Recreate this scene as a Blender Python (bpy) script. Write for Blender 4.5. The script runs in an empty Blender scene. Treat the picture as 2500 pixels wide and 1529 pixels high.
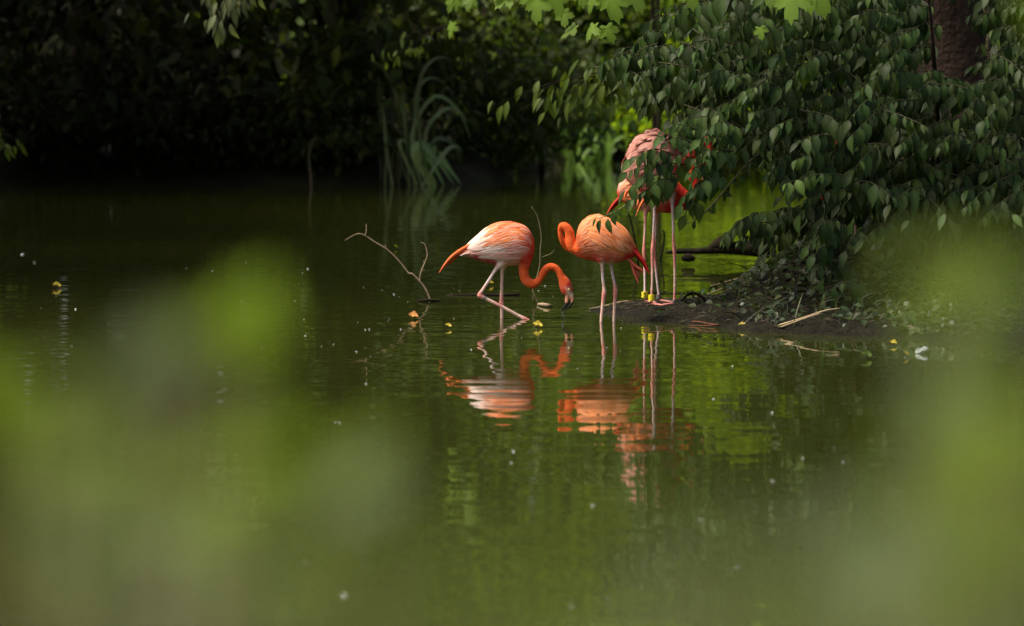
import bpy, bmesh, math, random
import numpy as np
from mathutils import Vector, Matrix, Quaternion, noise as mnoise
R = math.radians
random.seed(7); rng = np.random.default_rng(7)
sc = bpy.context.scene
col = sc.collection

# ------------------------------------------------------------------ camera, sky, sun, exposure
FPX = 150/36*2500.0
CAMZ = 1.5
PITCH = math.atan((764.5-108)/FPX)
cam_d = bpy.data.cameras.new('camera'); cam = bpy.data.objects.new('camera', cam_d); col.objects.link(cam)
cam_d.lens = 150; cam_d.sensor_width = 36; cam_d.clip_start = 0.05; cam_d.clip_end = 2000
cam.location = (0, 0, CAMZ); cam.rotation_euler = (math.pi/2-PITCH, 0, 0)
cam_d.dof.use_dof = True; cam_d.dof.focus_distance = 23.25; cam_d.dof.aperture_fstop = 3.6
sc.camera = cam
SUN_EL, SUN_AZ = 57.0, -104.0        # azimuth from +Y towards +X: light comes from the left
w = bpy.data.worlds.new('World'); sc.world = w; w.use_nodes = True
nt = w.node_tree; bg = nt.nodes['Background']
sky = nt.nodes.new('ShaderNodeTexSky'); sky.sky_type = 'NISHITA'; sky.sun_disc = False
sky.sun_elevation = R(SUN_EL); sky.sun_rotation = R(SUN_AZ); sky.air_density = 1.0; sky.dust_density = 7.0; sky.ozone_density = 0.6
nt.links.new(sky.outputs[0], bg.inputs[0]); bg.inputs[1].default_value = 0.088
sun_d = bpy.data.lights.new('sun', 'SUN'); sun = bpy.data.objects.new('sun', sun_d); col.objects.link(sun)
sun_d.energy = 1.5; sun_d.angle = R(14); sun_d.color = (1.0, 0.93, 0.82)
_d = Vector((math.sin(R(SUN_AZ))*math.cos(R(SUN_EL)), math.cos(R(SUN_AZ))*math.cos(R(SUN_EL)), math.sin(R(SUN_EL))))
sun.rotation_euler = _d.to_track_quat('Z', 'Y').to_euler(); sun.location = _d*60
vs = sc.view_settings; vs.view_transform = 'Standard'; vs.look = 'None'; vs.exposure = 1.28; vs.gamma = 1.0; vs.use_curve_mapping = False
sc.render.engine = 'CYCLES'
cy = sc.cycles; cy.use_denoising = True; cy.max_bounces = 6; cy.diffuse_bounces = 3; cy.glossy_bounces = 3
cy.transmission_bounces = 3; cy.sample_clamp_indirect = 3.0; cy.caustics_reflective = False; cy.caustics_refractive = False
try: cy.denoiser = 'OPENIMAGEDENOISE'
except Exception: pass

# ------------------------------------------------------------------ helpers
_cp, _sp = math.cos(PITCH), math.sin(PITCH)
def ray(px, py):
    a = (px-1250)/FPX; b = -(py-764.5)/FPX
    return Vector((a, _cp + b*_sp, -_sp + b*_cp))
def P(px, py, Y):                      # the point on that line of sight at distance Y
    d = ray(px, py); return Vector((0, 0, CAMZ)) + d*(Y/d.y)
def W(px, py, z=0.0):                  # ... at height z
    d = ray(px, py); return Vector((0, 0, CAMZ)) + d*((z-CAMZ)/d.z)
def tag(o, label=None, cat=None, group=None, kind=None):
    if label: o['label'] = label
    if cat: o['category'] = cat
    if group: o['group'] = group
    if kind: o['kind'] = kind
    return o
def empty(name, loc, label=None, cat=None, group=None):
    o = bpy.data.objects.new(name, None); col.objects.link(o); o.location = loc; o.empty_display_size = 0.05
    return tag(o, label, cat, group)
def put(name, me, mat=None, parent=None, smooth=True, M=None):
    o = bpy.data.objects.new(name, me); col.objects.link(o)
    if mat is not None and len(me.materials) == 0: me.materials.append(mat)
    if smooth and len(me.polygons): me.polygons.foreach_set('use_smooth', np.ones(len(me.polygons), bool))
    if parent is not None: o.parent = parent
    if M is not None: o.matrix_local = M
    return o
def mesh(name, v, f, c=None):
    me = bpy.data.meshes.new(name); me.from_pydata([tuple(x) for x in v], [], [tuple(x) for x in f]); me.update()
    if c is not None: set_col(me, c)
    return me
def set_col(me, c):
    a = me.color_attributes.new('col', 'FLOAT_COLOR', 'POINT')
    c = np.asarray(c, float)
    if c.shape[1] == 3: c = np.hstack([c, np.ones((len(c), 1))])
    a.data.foreach_set('color', c.astype(np.float32).ravel())
def fastmesh(name, V, F, c=None):      # V (n,3), F (m,k) numpy
    me = bpy.data.meshes.new(name); V = np.asarray(V, np.float32); F = np.asarray(F, np.int32); k = F.shape[1]
    me.vertices.add(len(V)); me.vertices.foreach_set('co', V.ravel())
    me.loops.add(F.size); me.loops.foreach_set('vertex_index', F.ravel())
    me.polygons.add(len(F)); me.polygons.foreach_set('loop_start', np.arange(0, F.size, k, dtype=np.int32))
    me.polygons.foreach_set('loop_total', np.full(len(F), k, np.int32)); me.update(calc_edges=True)
    if c is not None: set_col(me, c)
    return me
def catmull(pts, n):
    p = np.asarray(pts, float); out = []
    for i in range(len(p)-1):
        p0 = p[max(i-1, 0)]; p1 = p[i]; p2 = p[i+1]; p3 = p[min(i+2, len(p)-1)]
        for t in np.linspace(0, 1, n, endpoint=False):
            out.append(0.5*((2*p1)+(-p0+p2)*t+(2*p0-5*p1+4*p2-p3)*t*t+(-p0+3*p1-3*p2+p3)*t**3))
    out.append(p[-1]); return np.array(out)
def tube(pts, rad, k=6, sub=3):        # round tapering tube through 3-D points
    q = catmull([list(p)+[r] for p, r in zip(pts, rad)], sub); V = []; F = []
    up = Vector((0.31, 0.2, 0.93))
    for i, a in enumerate(q):
        d = Vector(q[min(i+1, len(q)-1)][:3]) - Vector(q[max(i-1, 0)][:3]); d.normalize()
        s = d.cross(up)
        if s.length < 0.05: s = d.cross(Vector((1, 0, 0)))
        s.normalize(); t = s.cross(d)
        for j in range(k):
            an = 2*math.pi*j/k; V.append(Vector(a[:3]) + (s*math.cos(an)+t*math.sin(an))*max(a[3], 1e-4))
    for i in range(len(q)-1):
        for j in range(k):
            F.append((i*k+j, i*k+(j+1) % k, (i+1)*k+(j+1) % k, (i+1)*k+j))
    F.append(tuple(range(k-1, -1, -1))); F.append(tuple((len(q)-1)*k+j for j in range(k)))
    return V, F
class Bag:                             # collects pieces of ONE part
    def __init__(s): s.V = []; s.F = []; s.C = []
    def add(s, V, F, c=None):
        o = len(s.V); s.V += [tuple(v) for v in V]; s.F += [tuple(i+o for i in f) for f in F]
        if c is not None:
            c = np.asarray(c, float); s.C += [tuple(c)]*len(V) if c.ndim == 1 else [tuple(x) for x in c]
        return s
    def build(s, name, mat, parent=None, off=None, smooth=True):
        V = s.V if off is None else [(a-off[0], b-off[1], c-off[2]) for a, b, c in s.V]
        return put(name, mesh(name, V, s.F, s.C if s.C else None), mat, parent, smooth)

# ------------------------------------------------------------------ materials
def newmat(name):
    m = bpy.data.materials.new(name); m.use_nodes = True; t = m.node_tree
    return m, t, t.nodes['Principled BSDF'], t.nodes['Material Output']
def N(t, typ, **kw):
    n = t.nodes.new(typ)
    for k, v in kw.items(): setattr(n, k, v)
    return n
def noise_col(t, scale, c1, c2, detail=4, coord='Object', lo=0.35, hi=0.65, rough=0.6):
    tc = N(t, 'ShaderNodeTexCoord'); nz = N(t, 'ShaderNodeTexNoise'); nz.inputs['Scale'].default_value = scale
    nz.inputs['Detail'].default_value = detail; nz.inputs['Roughness'].default_value = rough
    t.links.new(tc.outputs[coord], nz.inputs['Vector'])
    cr = N(t, 'ShaderNodeValToRGB'); cr.color_ramp.elements[0].position = lo; cr.color_ramp.elements[1].position = hi
    cr.color_ramp.elements[0].color = (*c1, 1); cr.color_ramp.elements[1].color = (*c2, 1)
    t.links.new(nz.outputs['Fac'], cr.inputs[0]); return cr, nz
def simple(name, c1, c2, scale=20, rough=0.8, bump=0.0, bscale=60, spec=0.3):
    m, t, b, o = newmat(name); cr, nz = noise_col(t, scale, c1, c2)
    t.links.new(cr.outputs[0], b.inputs['Base Color']); b.inputs['Roughness'].default_value = rough
    b.inputs['Specular IOR Level'].default_value = spec
    if bump:
        n2 = N(t, 'ShaderNodeTexNoise'); n2.inputs['Scale'].default_value = bscale; n2.inputs['Detail'].default_value = 6
        tc = N(t, 'ShaderNodeTexCoord'); t.links.new(tc.outputs['Object'], n2.inputs['Vector'])
        bp = N(t, 'ShaderNodeBump'); bp.inputs['Strength'].default_value = 1; bp.inputs['Distance'].default_value = bump
        t.links.new(n2.outputs['Fac'], bp.inputs['Height']); t.links.new(bp.outputs[0], b.inputs['Normal'])
    return m
def leafmat(name, base, trans, tfac=0.3, rough=0.42, spec=0.45, var=0.35):
    # base * (vertex tint) with per-object variation; light also passes through the blade
    m, t, b, o = newmat(name)
    at = N(t, 'ShaderNodeAttribute', attribute_name='col'); oi = N(t, 'ShaderNodeObjectInfo')
    mr = N(t, 'ShaderNodeMapRange'); mr.inputs['To Min'].default_value = 1-var; mr.inputs['To Max'].default_value = 1+var
    t.links.new(oi.outputs['Random'], mr.inputs['Value'])
    def tinted(c):
        mx = N(t, 'ShaderNodeMix', data_type='RGBA', blend_type='MULTIPLY'); mx.inputs[0].default_value = 1
        mx.inputs[6].default_value = (*c, 1); t.links.new(at.outputs['Color'], mx.inputs[7])
        vm = N(t, 'ShaderNodeVectorMath', operation='SCALE'); t.links.new(mx.outputs[2], vm.inputs[0]); t.links.new(mr.outputs[0], vm.inputs['Scale'])
        return vm.outputs[0]
    t.links.new(tinted(base), b.inputs['Base Color']); b.inputs['Roughness'].default_value = rough
    b.inputs['Specular IOR Level'].default_value = spec
    tr = N(t, 'ShaderNodeBsdfTranslucent'); t.links.new(tinted(trans), tr.inputs['Color'])
    ms = N(t, 'ShaderNodeMixShader'); ms.inputs[0].default_value = tfac
    t.links.new(b.outputs[0], ms.inputs[1]); t.links.new(tr.outputs[0], ms.inputs[2]); t.links.new(ms.outputs[0], o.inputs['Surface'])
    return m
M = {}
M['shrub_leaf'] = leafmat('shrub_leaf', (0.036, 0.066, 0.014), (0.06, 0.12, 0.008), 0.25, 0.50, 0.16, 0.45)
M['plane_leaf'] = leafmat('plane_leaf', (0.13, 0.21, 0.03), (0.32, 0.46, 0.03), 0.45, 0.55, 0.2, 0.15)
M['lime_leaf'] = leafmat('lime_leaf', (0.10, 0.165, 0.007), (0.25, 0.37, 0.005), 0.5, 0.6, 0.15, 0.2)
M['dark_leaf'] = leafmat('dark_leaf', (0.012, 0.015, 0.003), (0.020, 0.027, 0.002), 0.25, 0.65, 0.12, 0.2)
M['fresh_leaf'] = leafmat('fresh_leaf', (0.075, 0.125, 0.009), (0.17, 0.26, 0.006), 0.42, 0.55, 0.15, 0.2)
M['near_lime'] = leafmat('near_lime', (0.085, 0.155, 0.006), (0.23, 0.37, 0.004), 0.48, 0.55, 0.10, 0.25)
M['near_gloss'] = leafmat('near_gloss', (0.15, 0.19, 0.095), (0.16, 0.22, 0.04), 0.3, 0.4, 0.4, 0.2)  # sky gloss on near leaves, put into a pale grey green base
M['shrub_twig'] = simple('shrub_twig', (0.03, 0.028, 0.014), (0.075, 0.065, 0.032), 40, 0.8)
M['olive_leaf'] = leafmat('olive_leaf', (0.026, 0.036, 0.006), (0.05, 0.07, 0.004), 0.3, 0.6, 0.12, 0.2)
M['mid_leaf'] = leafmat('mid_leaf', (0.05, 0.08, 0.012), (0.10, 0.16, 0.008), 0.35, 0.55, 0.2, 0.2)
M['silver_leaf'] = leafmat('silver_leaf', (0.12, 0.15, 0.07), (0.13, 0.18, 0.03), 0.3, 0.4, 0.5, 0.3)
M['near_leaf'] = leafmat('near_leaf', (0.095, 0.145, 0.014), (0.24, 0.34, 0.008), 0.45, 0.5, 0.16, 0.3)
M['ivy_leaf'] = leafmat('ivy_leaf', (0.030, 0.048, 0.016), (0.05, 0.08, 0.010), 0.2, 0.42, 0.3, 0.4)
M['reed_blade'] = leafmat('reed_blade', (0.17, 0.20, 0.09), (0.18, 0.24, 0.05), 0.3, 0.4, 0.5, 0.4)
M['dry'] = simple('dry_reed', (0.30, 0.21, 0.11), (0.42, 0.32, 0.18), 30, 0.7)
M['twig'] = simple('twig_bark', (0.22, 0.15, 0.085), (0.36, 0.27, 0.17), 40, 0.85)
M['stem'] = simple('green_stem', (0.09, 0.09, 0.035), (0.16, 0.13, 0.06), 40, 0.7)
M['bark'] = simple('bark', (0.022, 0.014, 0.010), (0.07, 0.042, 0.030), 6, 0.9, 0.02, 25)
M['darkbark'] = simple('dark_bark', (0.008, 0.007, 0.004), (0.026, 0.020, 0.012), 8, 0.95, 0.02, 20, 0.08)
M['mud'] = simple('mud', (0.004, 0.0035, 0.002), (0.018, 0.016, 0.007), 30, 0.9, 0.02, 60, 0.15)
M['debris'] = simple('debris', (0.02, 0.016, 0.009), (0.11, 0.085, 0.05), 12, 0.9)
M['ground'] = simple('ground', (0.010, 0.009, 0.004), (0.024, 0.022, 0.009), 1.5, 0.95, 0.05, 8, 0.1)
M['stone'] = simple('stone', (0.10, 0.09, 0.06), (0.22, 0.19, 0.12), 18, 0.8, 0.01, 50)
M['petal'] = simple('petal', (0.70, 0.70, 0.66), (0.82, 0.82, 0.78), 30, 0.6)
M['yellow'] = leafmat('yellow_leaf', (0.40, 0.31, 0.03), (0.36, 0.28, 0.02), 0.3, 0.5, 0.4, 0.25)
M['brown_leaf'] = leafmat('brown_leaf', (0.45, 0.20, 0.06), (0.4, 0.18, 0.03), 0.2, 0.6, 0.3, 0.2)
M['red_stem'] = simple('red_stem', (0.22, 0.07, 0.03), (0.32, 0.11, 0.05), 30, 0.6)

m, t, b, o = newmat('water'); M['water'] = m      # murky pond water: dull olive body, mirror-like skin with slow ripples
b.inputs['Base Color'].default_value = (0.028, 0.034, 0.006, 1); b.inputs['Roughness'].default_value = 0.01; b.inputs['IOR'].default_value = 1.333
geo = N(t, 'ShaderNodeNewGeometry'); acc = None
def wave(sx, sy, amp, detail, rot=0.0, mod=None):
    global acc
    mp = N(t, 'ShaderNodeMapping'); mp.inputs['Scale'].default_value = (sx, sy, 1); mp.inputs['Rotation'].default_value = (0, 0, rot)
    t.links.new(geo.outputs['Position'], mp.inputs['Vector'])
    nz = N(t, 'ShaderNodeTexNoise'); nz.inputs['Scale'].default_value = 1; nz.inputs['Detail'].default_value = detail; nz.inputs['Roughness'].default_value = 0.45
    t.links.new(mp.outputs[0], nz.inputs['Vector'])
    mu = N(t, 'ShaderNodeMath', operation='MULTIPLY'); mu.inputs[1].default_value = amp; t.links.new(nz.outputs['Fac'], mu.inputs[0]); r = mu.outputs[0]
    if mod:
        n2 = N(t, 'ShaderNodeTexNoise'); n2.inputs['Scale'].default_value = mod; n2.inputs['Detail'].default_value = 1; t.links.new(geo.outputs['Position'], n2.inputs['Vector'])
        m2 = N(t, 'ShaderNodeMapRange'); m2.inputs['From Min'].default_value = 0.4; m2.inputs['From Max'].default_value = 0.62; m2.inputs['To Min'].default_value = 0.25
        t.links.new(n2.outputs['Fac'], m2.inputs['Value']); m3 = N(t, 'ShaderNodeMath', operation='MULTIPLY'); t.links.new(r, m3.inputs[0]); t.links.new(m2.outputs[0], m3.inputs[1]); r = m3.outputs[0]
    if acc is None: acc = r
    else:
        ad = N(t, 'ShaderNodeMath', operation='ADD'); t.links.new(acc, ad.inputs[0]); t.links.new(r, ad.inputs[1]); acc = ad.outputs[0]
wave(1.9, 2.6, 0.0032, 1, 0.10)
wave(4.4, 5.6, 0.00080, 1, -0.12, 0.5)
wave(6.0, 15.0, 0.00022, 1, 0.05, 0.7)
for (rx, ry, lam, amp, dec) in [(*W(1375, 789)[:2], .13, .00022, .45), (*W(1222, 779)[:2], .16, .00022, .5), (*W(1275, 783)[:2], .15, .00022, .45), (*W(1466, 787)[:2], .18, .00014, .5), (*W(1500, 787)[:2], .18, .00014, .5)]:   # rings spreading from bill and legs
    ds = N(t, 'ShaderNodeVectorMath', operation='DISTANCE'); ds.inputs[1].default_value = (rx, ry, 0); t.links.new(geo.outputs['Position'], ds.inputs[0])
    k1 = N(t, 'ShaderNodeMath', operation='MULTIPLY'); k1.inputs[1].default_value = 2*math.pi/lam; t.links.new(ds.outputs['Value'], k1.inputs[0])
    k2 = N(t, 'ShaderNodeMath', operation='SINE'); t.links.new(k1.outputs[0], k2.inputs[0])
    k3 = N(t, 'ShaderNodeMath', operation='MULTIPLY'); k3.inputs[1].default_value = -1/dec; t.links.new(ds.outputs['Value'], k3.inputs[0])
    k4 = N(t, 'ShaderNodeMath', operation='EXPONENT'); t.links.new(k3.outputs[0], k4.inputs[0])
    k5 = N(t, 'ShaderNodeMath', operation='MULTIPLY'); t.links.new(k2.outputs[0], k5.inputs[0]); t.links.new(k4.outputs[0], k5.inputs[1])
    k6 = N(t, 'ShaderNodeMath', operation='MULTIPLY_ADD'); k6.inputs[1].default_value = amp; t.links.new(k5.outputs[0], k6.inputs[0]); t.links.new(acc, k6.inputs[2]); acc = k6.outputs[0]
bp = N(t, 'ShaderNodeBump'); bp.inputs['Strength'].default_value = 1.0; bp.inputs['Distance'].default_value = 1.0
t.links.new(acc, bp.inputs['Height']); t.links.new(bp.outputs[0], b.inputs['Normal'])

m, t, b, o = newmat('plumage'); M['plumage'] = m
at = N(t, 'ShaderNodeAttribute', attribute_name='col'); tc = N(t, 'ShaderNodeTexCoord')
nz = N(t, 'ShaderNodeTexNoise'); nz.inputs['Scale'].default_value = 95; nz.inputs['Detail'].default_value = 4; t.links.new(tc.outputs['Object'], nz.inputs['Vector'])
mr = N(t, 'ShaderNodeMapRange'); mr.inputs['From Min'].default_value = 0.3; mr.inputs['From Max'].default_value = 0.7; mr.inputs['To Min'].default_value = 0.78; mr.inputs['To Max'].default_value = 1.10
t.links.new(nz.outputs['Fac'], mr.inputs['Value'])
vm = N(t, 'ShaderNodeVectorMath', operation='SCALE'); t.links.new(at.outputs['Color'], vm.inputs[0]); t.links.new(mr.outputs[0], vm.inputs['Scale'])
t.links.new(vm.outputs[0], b.inputs['Base Color']); b.inputs['Roughness'].default_value = 0.75; b.inputs['Specular IOR Level'].default_value = 0.2
bp = N(t, 'ShaderNodeBump'); bp.inputs['Strength'].default_value = 0.8; bp.inputs['Distance'].default_value = 0.004
t.links.new(nz.outputs['Fac'], bp.inputs['Height']); t.links.new(bp.outputs[0], b.inputs['Normal'])
m, t, b, o = newmat('vane'); M['vane'] = m
at = N(t, 'ShaderNodeAttribute', attribute_name='col'); t.links.new(at.outputs['Color'], b.inputs['Base Color']); b.inputs['Roughness'].default_value = 0.7; b.inputs['Specular IOR Level'].default_value = 0.2
m, t, b, o = newmat('horn'); M['horn'] = m
at = N(t, 'ShaderNodeAttribute', attribute_name='col'); t.links.new(at.outputs['Color'], b.inputs['Base Color']); b.inputs['Roughness'].default_value = 0.4
M['band_yellow'] = simple('band_yellow', (0.72, 0.62, 0.02), (0.80, 0.70, 0.03), 30, 0.45)
M['band_grey'] = simple('band_grey', (0.12, 0.115, 0.10), (0.20, 0.19, 0.17), 60, 0.45)
M['ink'] = simple('ink', (0.012, 0.012, 0.010), (0.02, 0.02, 0.018), 30, 0.6)
m, t, b, o = newmat('drop'); M['drop'] = m
b.inputs['Base Color'].default_value = (1, 1, 1, 1); b.inputs['Roughness'].default_value = 0.02; b.inputs['IOR'].default_value = 1.33; b.inputs['Transmission Weight'].default_value = 1
m, t, b, o = newmat('scrap'); M['scrap'] = m
b.inputs['Base Color'].default_value = (0.34, 0.38, 0.35, 1); b.inputs['Roughness'].default_value = 0.25

# ------------------------------------------------------------------ leaf shapes (base at origin, axis +Y, upper side +Z, unit length)
def ovate(n=6, width=0.27, droop=0.25, fold=0.18, tip=0.9, tint=(1, 1, 1), rib=1.5):
    V = []; C = []; F = []
    for i in range(n+1):
        s = i/n
        wv = width*float(np.interp(s, (0, .08, .2, .38, .52, .66, .78, tip+.02, 1), (.02, .34, .78, 1, .95, .74, .44, .17, .0)))+.004
        z = -droop*s*s; y = s*(1-0.15*droop*s)
        for k in (-1, 0, 1):
            V.append((k*wv, y, z+abs(k)*fold*wv)); sh = rib if k == 0 else 1.0
            C.append((tint[0]*sh, tint[1]*sh, tint[2]*sh))
    for i in range(n):
        a = i*3
        F += [(a, a+1, a+4, a+3), (a+1, a+2, a+5, a+4)]
    return np.array(V), np.array(F), np.array(C)
def lobed(tint=(1, 1, 1), dish=0.18, seed=0):       # plane / maple leaf: five toothed lobes
    r_ = random.Random(seed); ang = []; tips = [(-118, .50), (-62, .82), (0, 1.0), (62, .82), (118, .50)]
    out = [(-165, .16)]
    for i, (a, r) in enumerate(tips):
        a += r_.uniform(-5, 5); r *= r_.uniform(.93, 1.05)
        out += [(a-24, r*.66), (a-16, r*.84), (a-9, r*.80), (a, r), (a+9, r*.80), (a+16, r*.84), (a+24, r*.66)]
        if i < 4: out.append(((tips[i][0]+tips[i+1][0])/2, .46))
    out.append((165, .16))
    V = [(0, 0, 0)]; C = [(1.35*tint[0], 1.35*tint[1], 1.25*tint[2])]
    for a, r in out:
        x = r*math.sin(R(a))*.72; y = r*math.cos(R(a))*.72; z = -dish*(x*x+y*y)*1.3 + .04*math.cos(R(a*3))
        V.append((x, y, z)); C.append(tint)
    n = len(out); F = [(0, 1+(i+1) % n, 1+i) for i in range(n)]
    return np.array(V)+np.array([0, .12, 0]), np.array(F), np.array(C)
def frame(axis, normal):
    a = Vector(axis).normalized(); n = Vector(normal); n = n - a*n.dot(a)
    if n.length < 1e-4: n = a.orthogonal()
    n.normalize(); x = a.cross(n)
    return Matrix(((x.x, a.x, n.x), (x.y, a.y, n.y), (x.z, a.z, n.z)))
def leafM(pos, axis, normal, size, wid=1.0):
    m = frame(axis, normal) @ Matrix.Diagonal((size*wid, size, size)); return Matrix.Translation(pos) @ m.to_4x4()
def scatter(name, shapes, mats4, mat, parent=None, off=(0, 0, 0), tints=None, pick=None):
    """one joined mesh of many leaves: mats4 list of 4x4"""
    Vs = []; Fs = []; Cs = []; o = 0; n = len(mats4)
    A = np.array([np.array(m) for m in mats4])
    pk = rng.integers(0, len(shapes), n) if pick is None else np.asarray(pick)
    for k, (V, F, C) in enumerate(shapes):
        idx = np.where(pk == k)[0]
        if len(idx) == 0: continue
        T = A[idx]; X = np.einsum('nij,vj->nvi', T[:, :3, :3], V) + T[:, None, :3, 3] - np.array(off)
        Vs.append(X.reshape(-1, 3)); Fs.append((F[None]+(np.arange(len(idx))*len(V))[:, None, None]+o).reshape(-1, F.shape[1]))
        c = np.repeat(C[None], len(idx), 0)
        if tints is not None: c = c*np.asarray(tints)[idx][:, None, :]
        Cs.append(c.reshape(-1, 3)); o += len(idx)*len(V)
    return put(name, fastmesh(name, np.vstack(Vs), np.vstack(Fs), np.vstack(Cs)), mat, parent)
def tintset(n, lo=0.7, hi=1.3, yel=0.15):
    t_ = rng.uniform(lo, hi, (n, 1))*np.ones((n, 3)); t_[:, 0] *= rng.uniform(1-yel, 1+yel*1.6, n); t_[:, 2] *= rng.uniform(1-yel, 1+yel, n); return t_

# ================================================================== THE SETTING
# pond water
ny, nx = 40, 40
xs = np.linspace(-60, 60, nx); ys = np.linspace(1.2, 75, ny)
V = np.array([(x, y, 0) for y in ys for x in xs]); F = np.array([(j*nx+i, j*nx+i+1, (j+1)*nx+i+1, (j+1)*nx+i) for j in range(ny-1) for i in range(nx-1)])
tag(put('water', fastmesh('water', V, F), M['water']), 'still murky green pond water with slow ripples', 'water', kind='structure')

# ground: one sheet, pond bed in the middle, banks and an added wooded rise blocking low sky
def smooth(a, b_, x): u = np.clip((x-a)/(b_-a), 0, 1); return u*u*(3-2*u)
def far_edge(x): return 45.6 + 9.0*smooth(-0.6, 1.2, x) + 0.5*np.sin(x*0.9) - 0.25*(np.clip(-x, 0, 30))*0.25
gx = np.concatenate([np.linspace(-900, -40, 12), np.linspace(-32, 32, 120), np.linspace(40, 900, 12)])
gy = np.concatenate([np.linspace(-300, -6, 8), np.linspace(-4, 82, 150), np.linspace(90, 1500, 14)])
X, Y = np.meshgrid(gx, gy)
Z = -0.40 + 0.75*smooth(2.6, 0.2, Y)*1.0 + 0.75*smooth(-0.9, 1.6, Y-far_edge(X)) + 0.02*np.maximum(Y-far_edge(X)-2, 0)*smooth(56, 62, Y)
Z = Z + 0.6*smooth(20, 28, np.abs(X)) + 0.05*np.sin(X*1.7+Y)*np.sin(Y*1.3) + 5.0*smooth(80, 130, Y)
nX, nY = len(gx), len(gy)
V = np.stack([X, Y, Z], -1).reshape(-1, 3)
F = np.array([(j*nX+i, j*nX+i+1, (j+1)*nX+i+1, (j+1)*nX+i) for j in range(nY-1) for i in range(nX-1)])
tag(put('ground', fastmesh('ground', V, F), M['ground']), 'dark earth of the pond bed and wooded banks', 'ground', kind='structure')

# mud bank on the right with its low spit and overgrown mound
edge_px = [(1432, 757), (1470, 766), (1530, 776), (1600, 785), (1680, 793), (1760, 801), (1850, 812), (2000, 818), (2200, 826), (2500, 842)]
land = [tuple(W(*p)[:2]) for p in edge_px] + [(7.5, 20.6), (7.5, 31.5), (2.55, 31.5), (2.15, 28.5), (1.75, 26.6), (1.35, 25.3), (1.05, 24.75), (0.75, 24.35), (0.5, 24.12)]
def sdf(px_, py_, poly):
    poly = np.array(poly); d = np.full(px_.shape, 1e9); ins = np.zeros(px_.shape, bool)
    for i in range(len(poly)):
        a = poly[i]; b2 = poly[(i+1) % len(poly)]; e = b2-a
        wx = px_-a[0]; wy = py_-a[1]; h = np.clip((wx*e[0]+wy*e[1])/(e@e), 0, 1)
        d = np.minimum(d, (wx-h*e[0])**2+(wy-h*e[1])**2)
        c1 = (a[1] <= py_) != (b2[1] <= py_)
        xi = a[0]+(py_-a[1])/(e[1] if abs(e[1]) > 1e-9 else 1e-9)*e[0]
        ins ^= c1 & (px_ < xi)
    d = np.sqrt(d); return np.where(ins, d, -d)
def fnoise(x, y, s, seed=0.0): return mnoise.noise(Vector((x*s+seed, y*s-seed, seed*0.37)))
def mud_h(x, y, withnoise=True):
    x = np.atleast_1d(np.asarray(x, float)); y = np.atleast_1d(np.asarray(y, float)); d = sdf(x, y, land)
    h = np.where(d > 0, 0.048*(1-np.exp(-np.maximum(d, 0)/0.10)) + 0.02*np.minimum(np.maximum(d, 0), 1.2), 1.1*d - 0.012)
    h = h + 0.27*np.exp(-((x-1.72)/0.40)**2-((y-23.75)/0.42)**2) + 0.11*np.exp(-((x-2.35)/0.6)**2-((y-23.5)/0.6)**2)*(d > 0)
    h = np.where((d < 0) & (h > -0.01), -0.01, h)
    if withnoise:
        n_ = np.array([fnoise(a, b_, 5, 3.1)*0.012+fnoise(a, b_, 14, 9.2)*0.010+fnoise(a, b_, 30, 5.2)*0.010 for a, b_ in zip(x.ravel(), y.ravel())]).reshape(x.shape)
        h = h + n_*np.clip((d+0.12)/0.12, 0, 1)
    return np.maximum(h, -0.5)
gx = np.concatenate([np.arange(0.25, 3.0, 0.028), np.arange(3.0, 8.2, 0.13)]); gy = np.concatenate([np.arange(20.4, 25.2, 0.03), np.arange(25.2, 32.2, 0.12)])
X, Y = np.meshgrid(gx, gy); Z = mud_h(X.ravel(), Y.ravel()); nX, nY = len(gx), len(gy)
V = np.stack([X.ravel(), Y.ravel(), Z], -1)
F = np.array([(j*nX+i, j*nX+i+1, (j+1)*nX+i+1, (j+1)*nX+i) for j in range(nY-1) for i in range(nX-1)])
keep = ~(Z[F] < -0.3).all(1)
tag(put('mud_bank', fastmesh('mud_bank', V, F[keep]), M['mud']), 'dark muddy bank with a low spit reaching into the pond', 'bank', kind='structure')
def gz(x, y): return float(mud_h(x, y)[0])

# ================================================================== FAR VEGETATION
DIA = ovate(3, 0.30, 0.2, 0.12, 0.9); DIA2 = ovate(3, 0.24, 0.35, 0.2, 0.9)
def crown_leaves(n, cen, rad, size, clumps=30, spread=0.33, bottom=None, gap=None):
    cen = np.array(cen); rad = np.array(rad); out = []
    cc = rng.normal(size=(clumps, 3)); cc /= np.linalg.norm(cc, axis=1)[:, None]; cc *= rng.uniform(0.35, 1.0, (clumps, 1))**0.5
    cc = cen+cc*rad
    k = rng.integers(0, clumps, n); pts = cc[k]+rng.normal(size=(n, 3))*rad*spread*np.array([1, 1, .7])
    if bottom is not None: pts[:, 2] = np.where(pts[:, 2] < bottom, bottom+rng.uniform(0, .6, n), pts[:, 2])
    for p in pts:
        ax = Vector((rng.normal(), rng.normal(), -0.7+0.6*rng.normal())); nm = Vector((rng.normal()*.6, rng.normal()*.6-0.25, 0.9))
        out.append(leafM(Vector(p), ax, nm, size*rng.uniform(.65, 1.3)))
    return out
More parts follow.
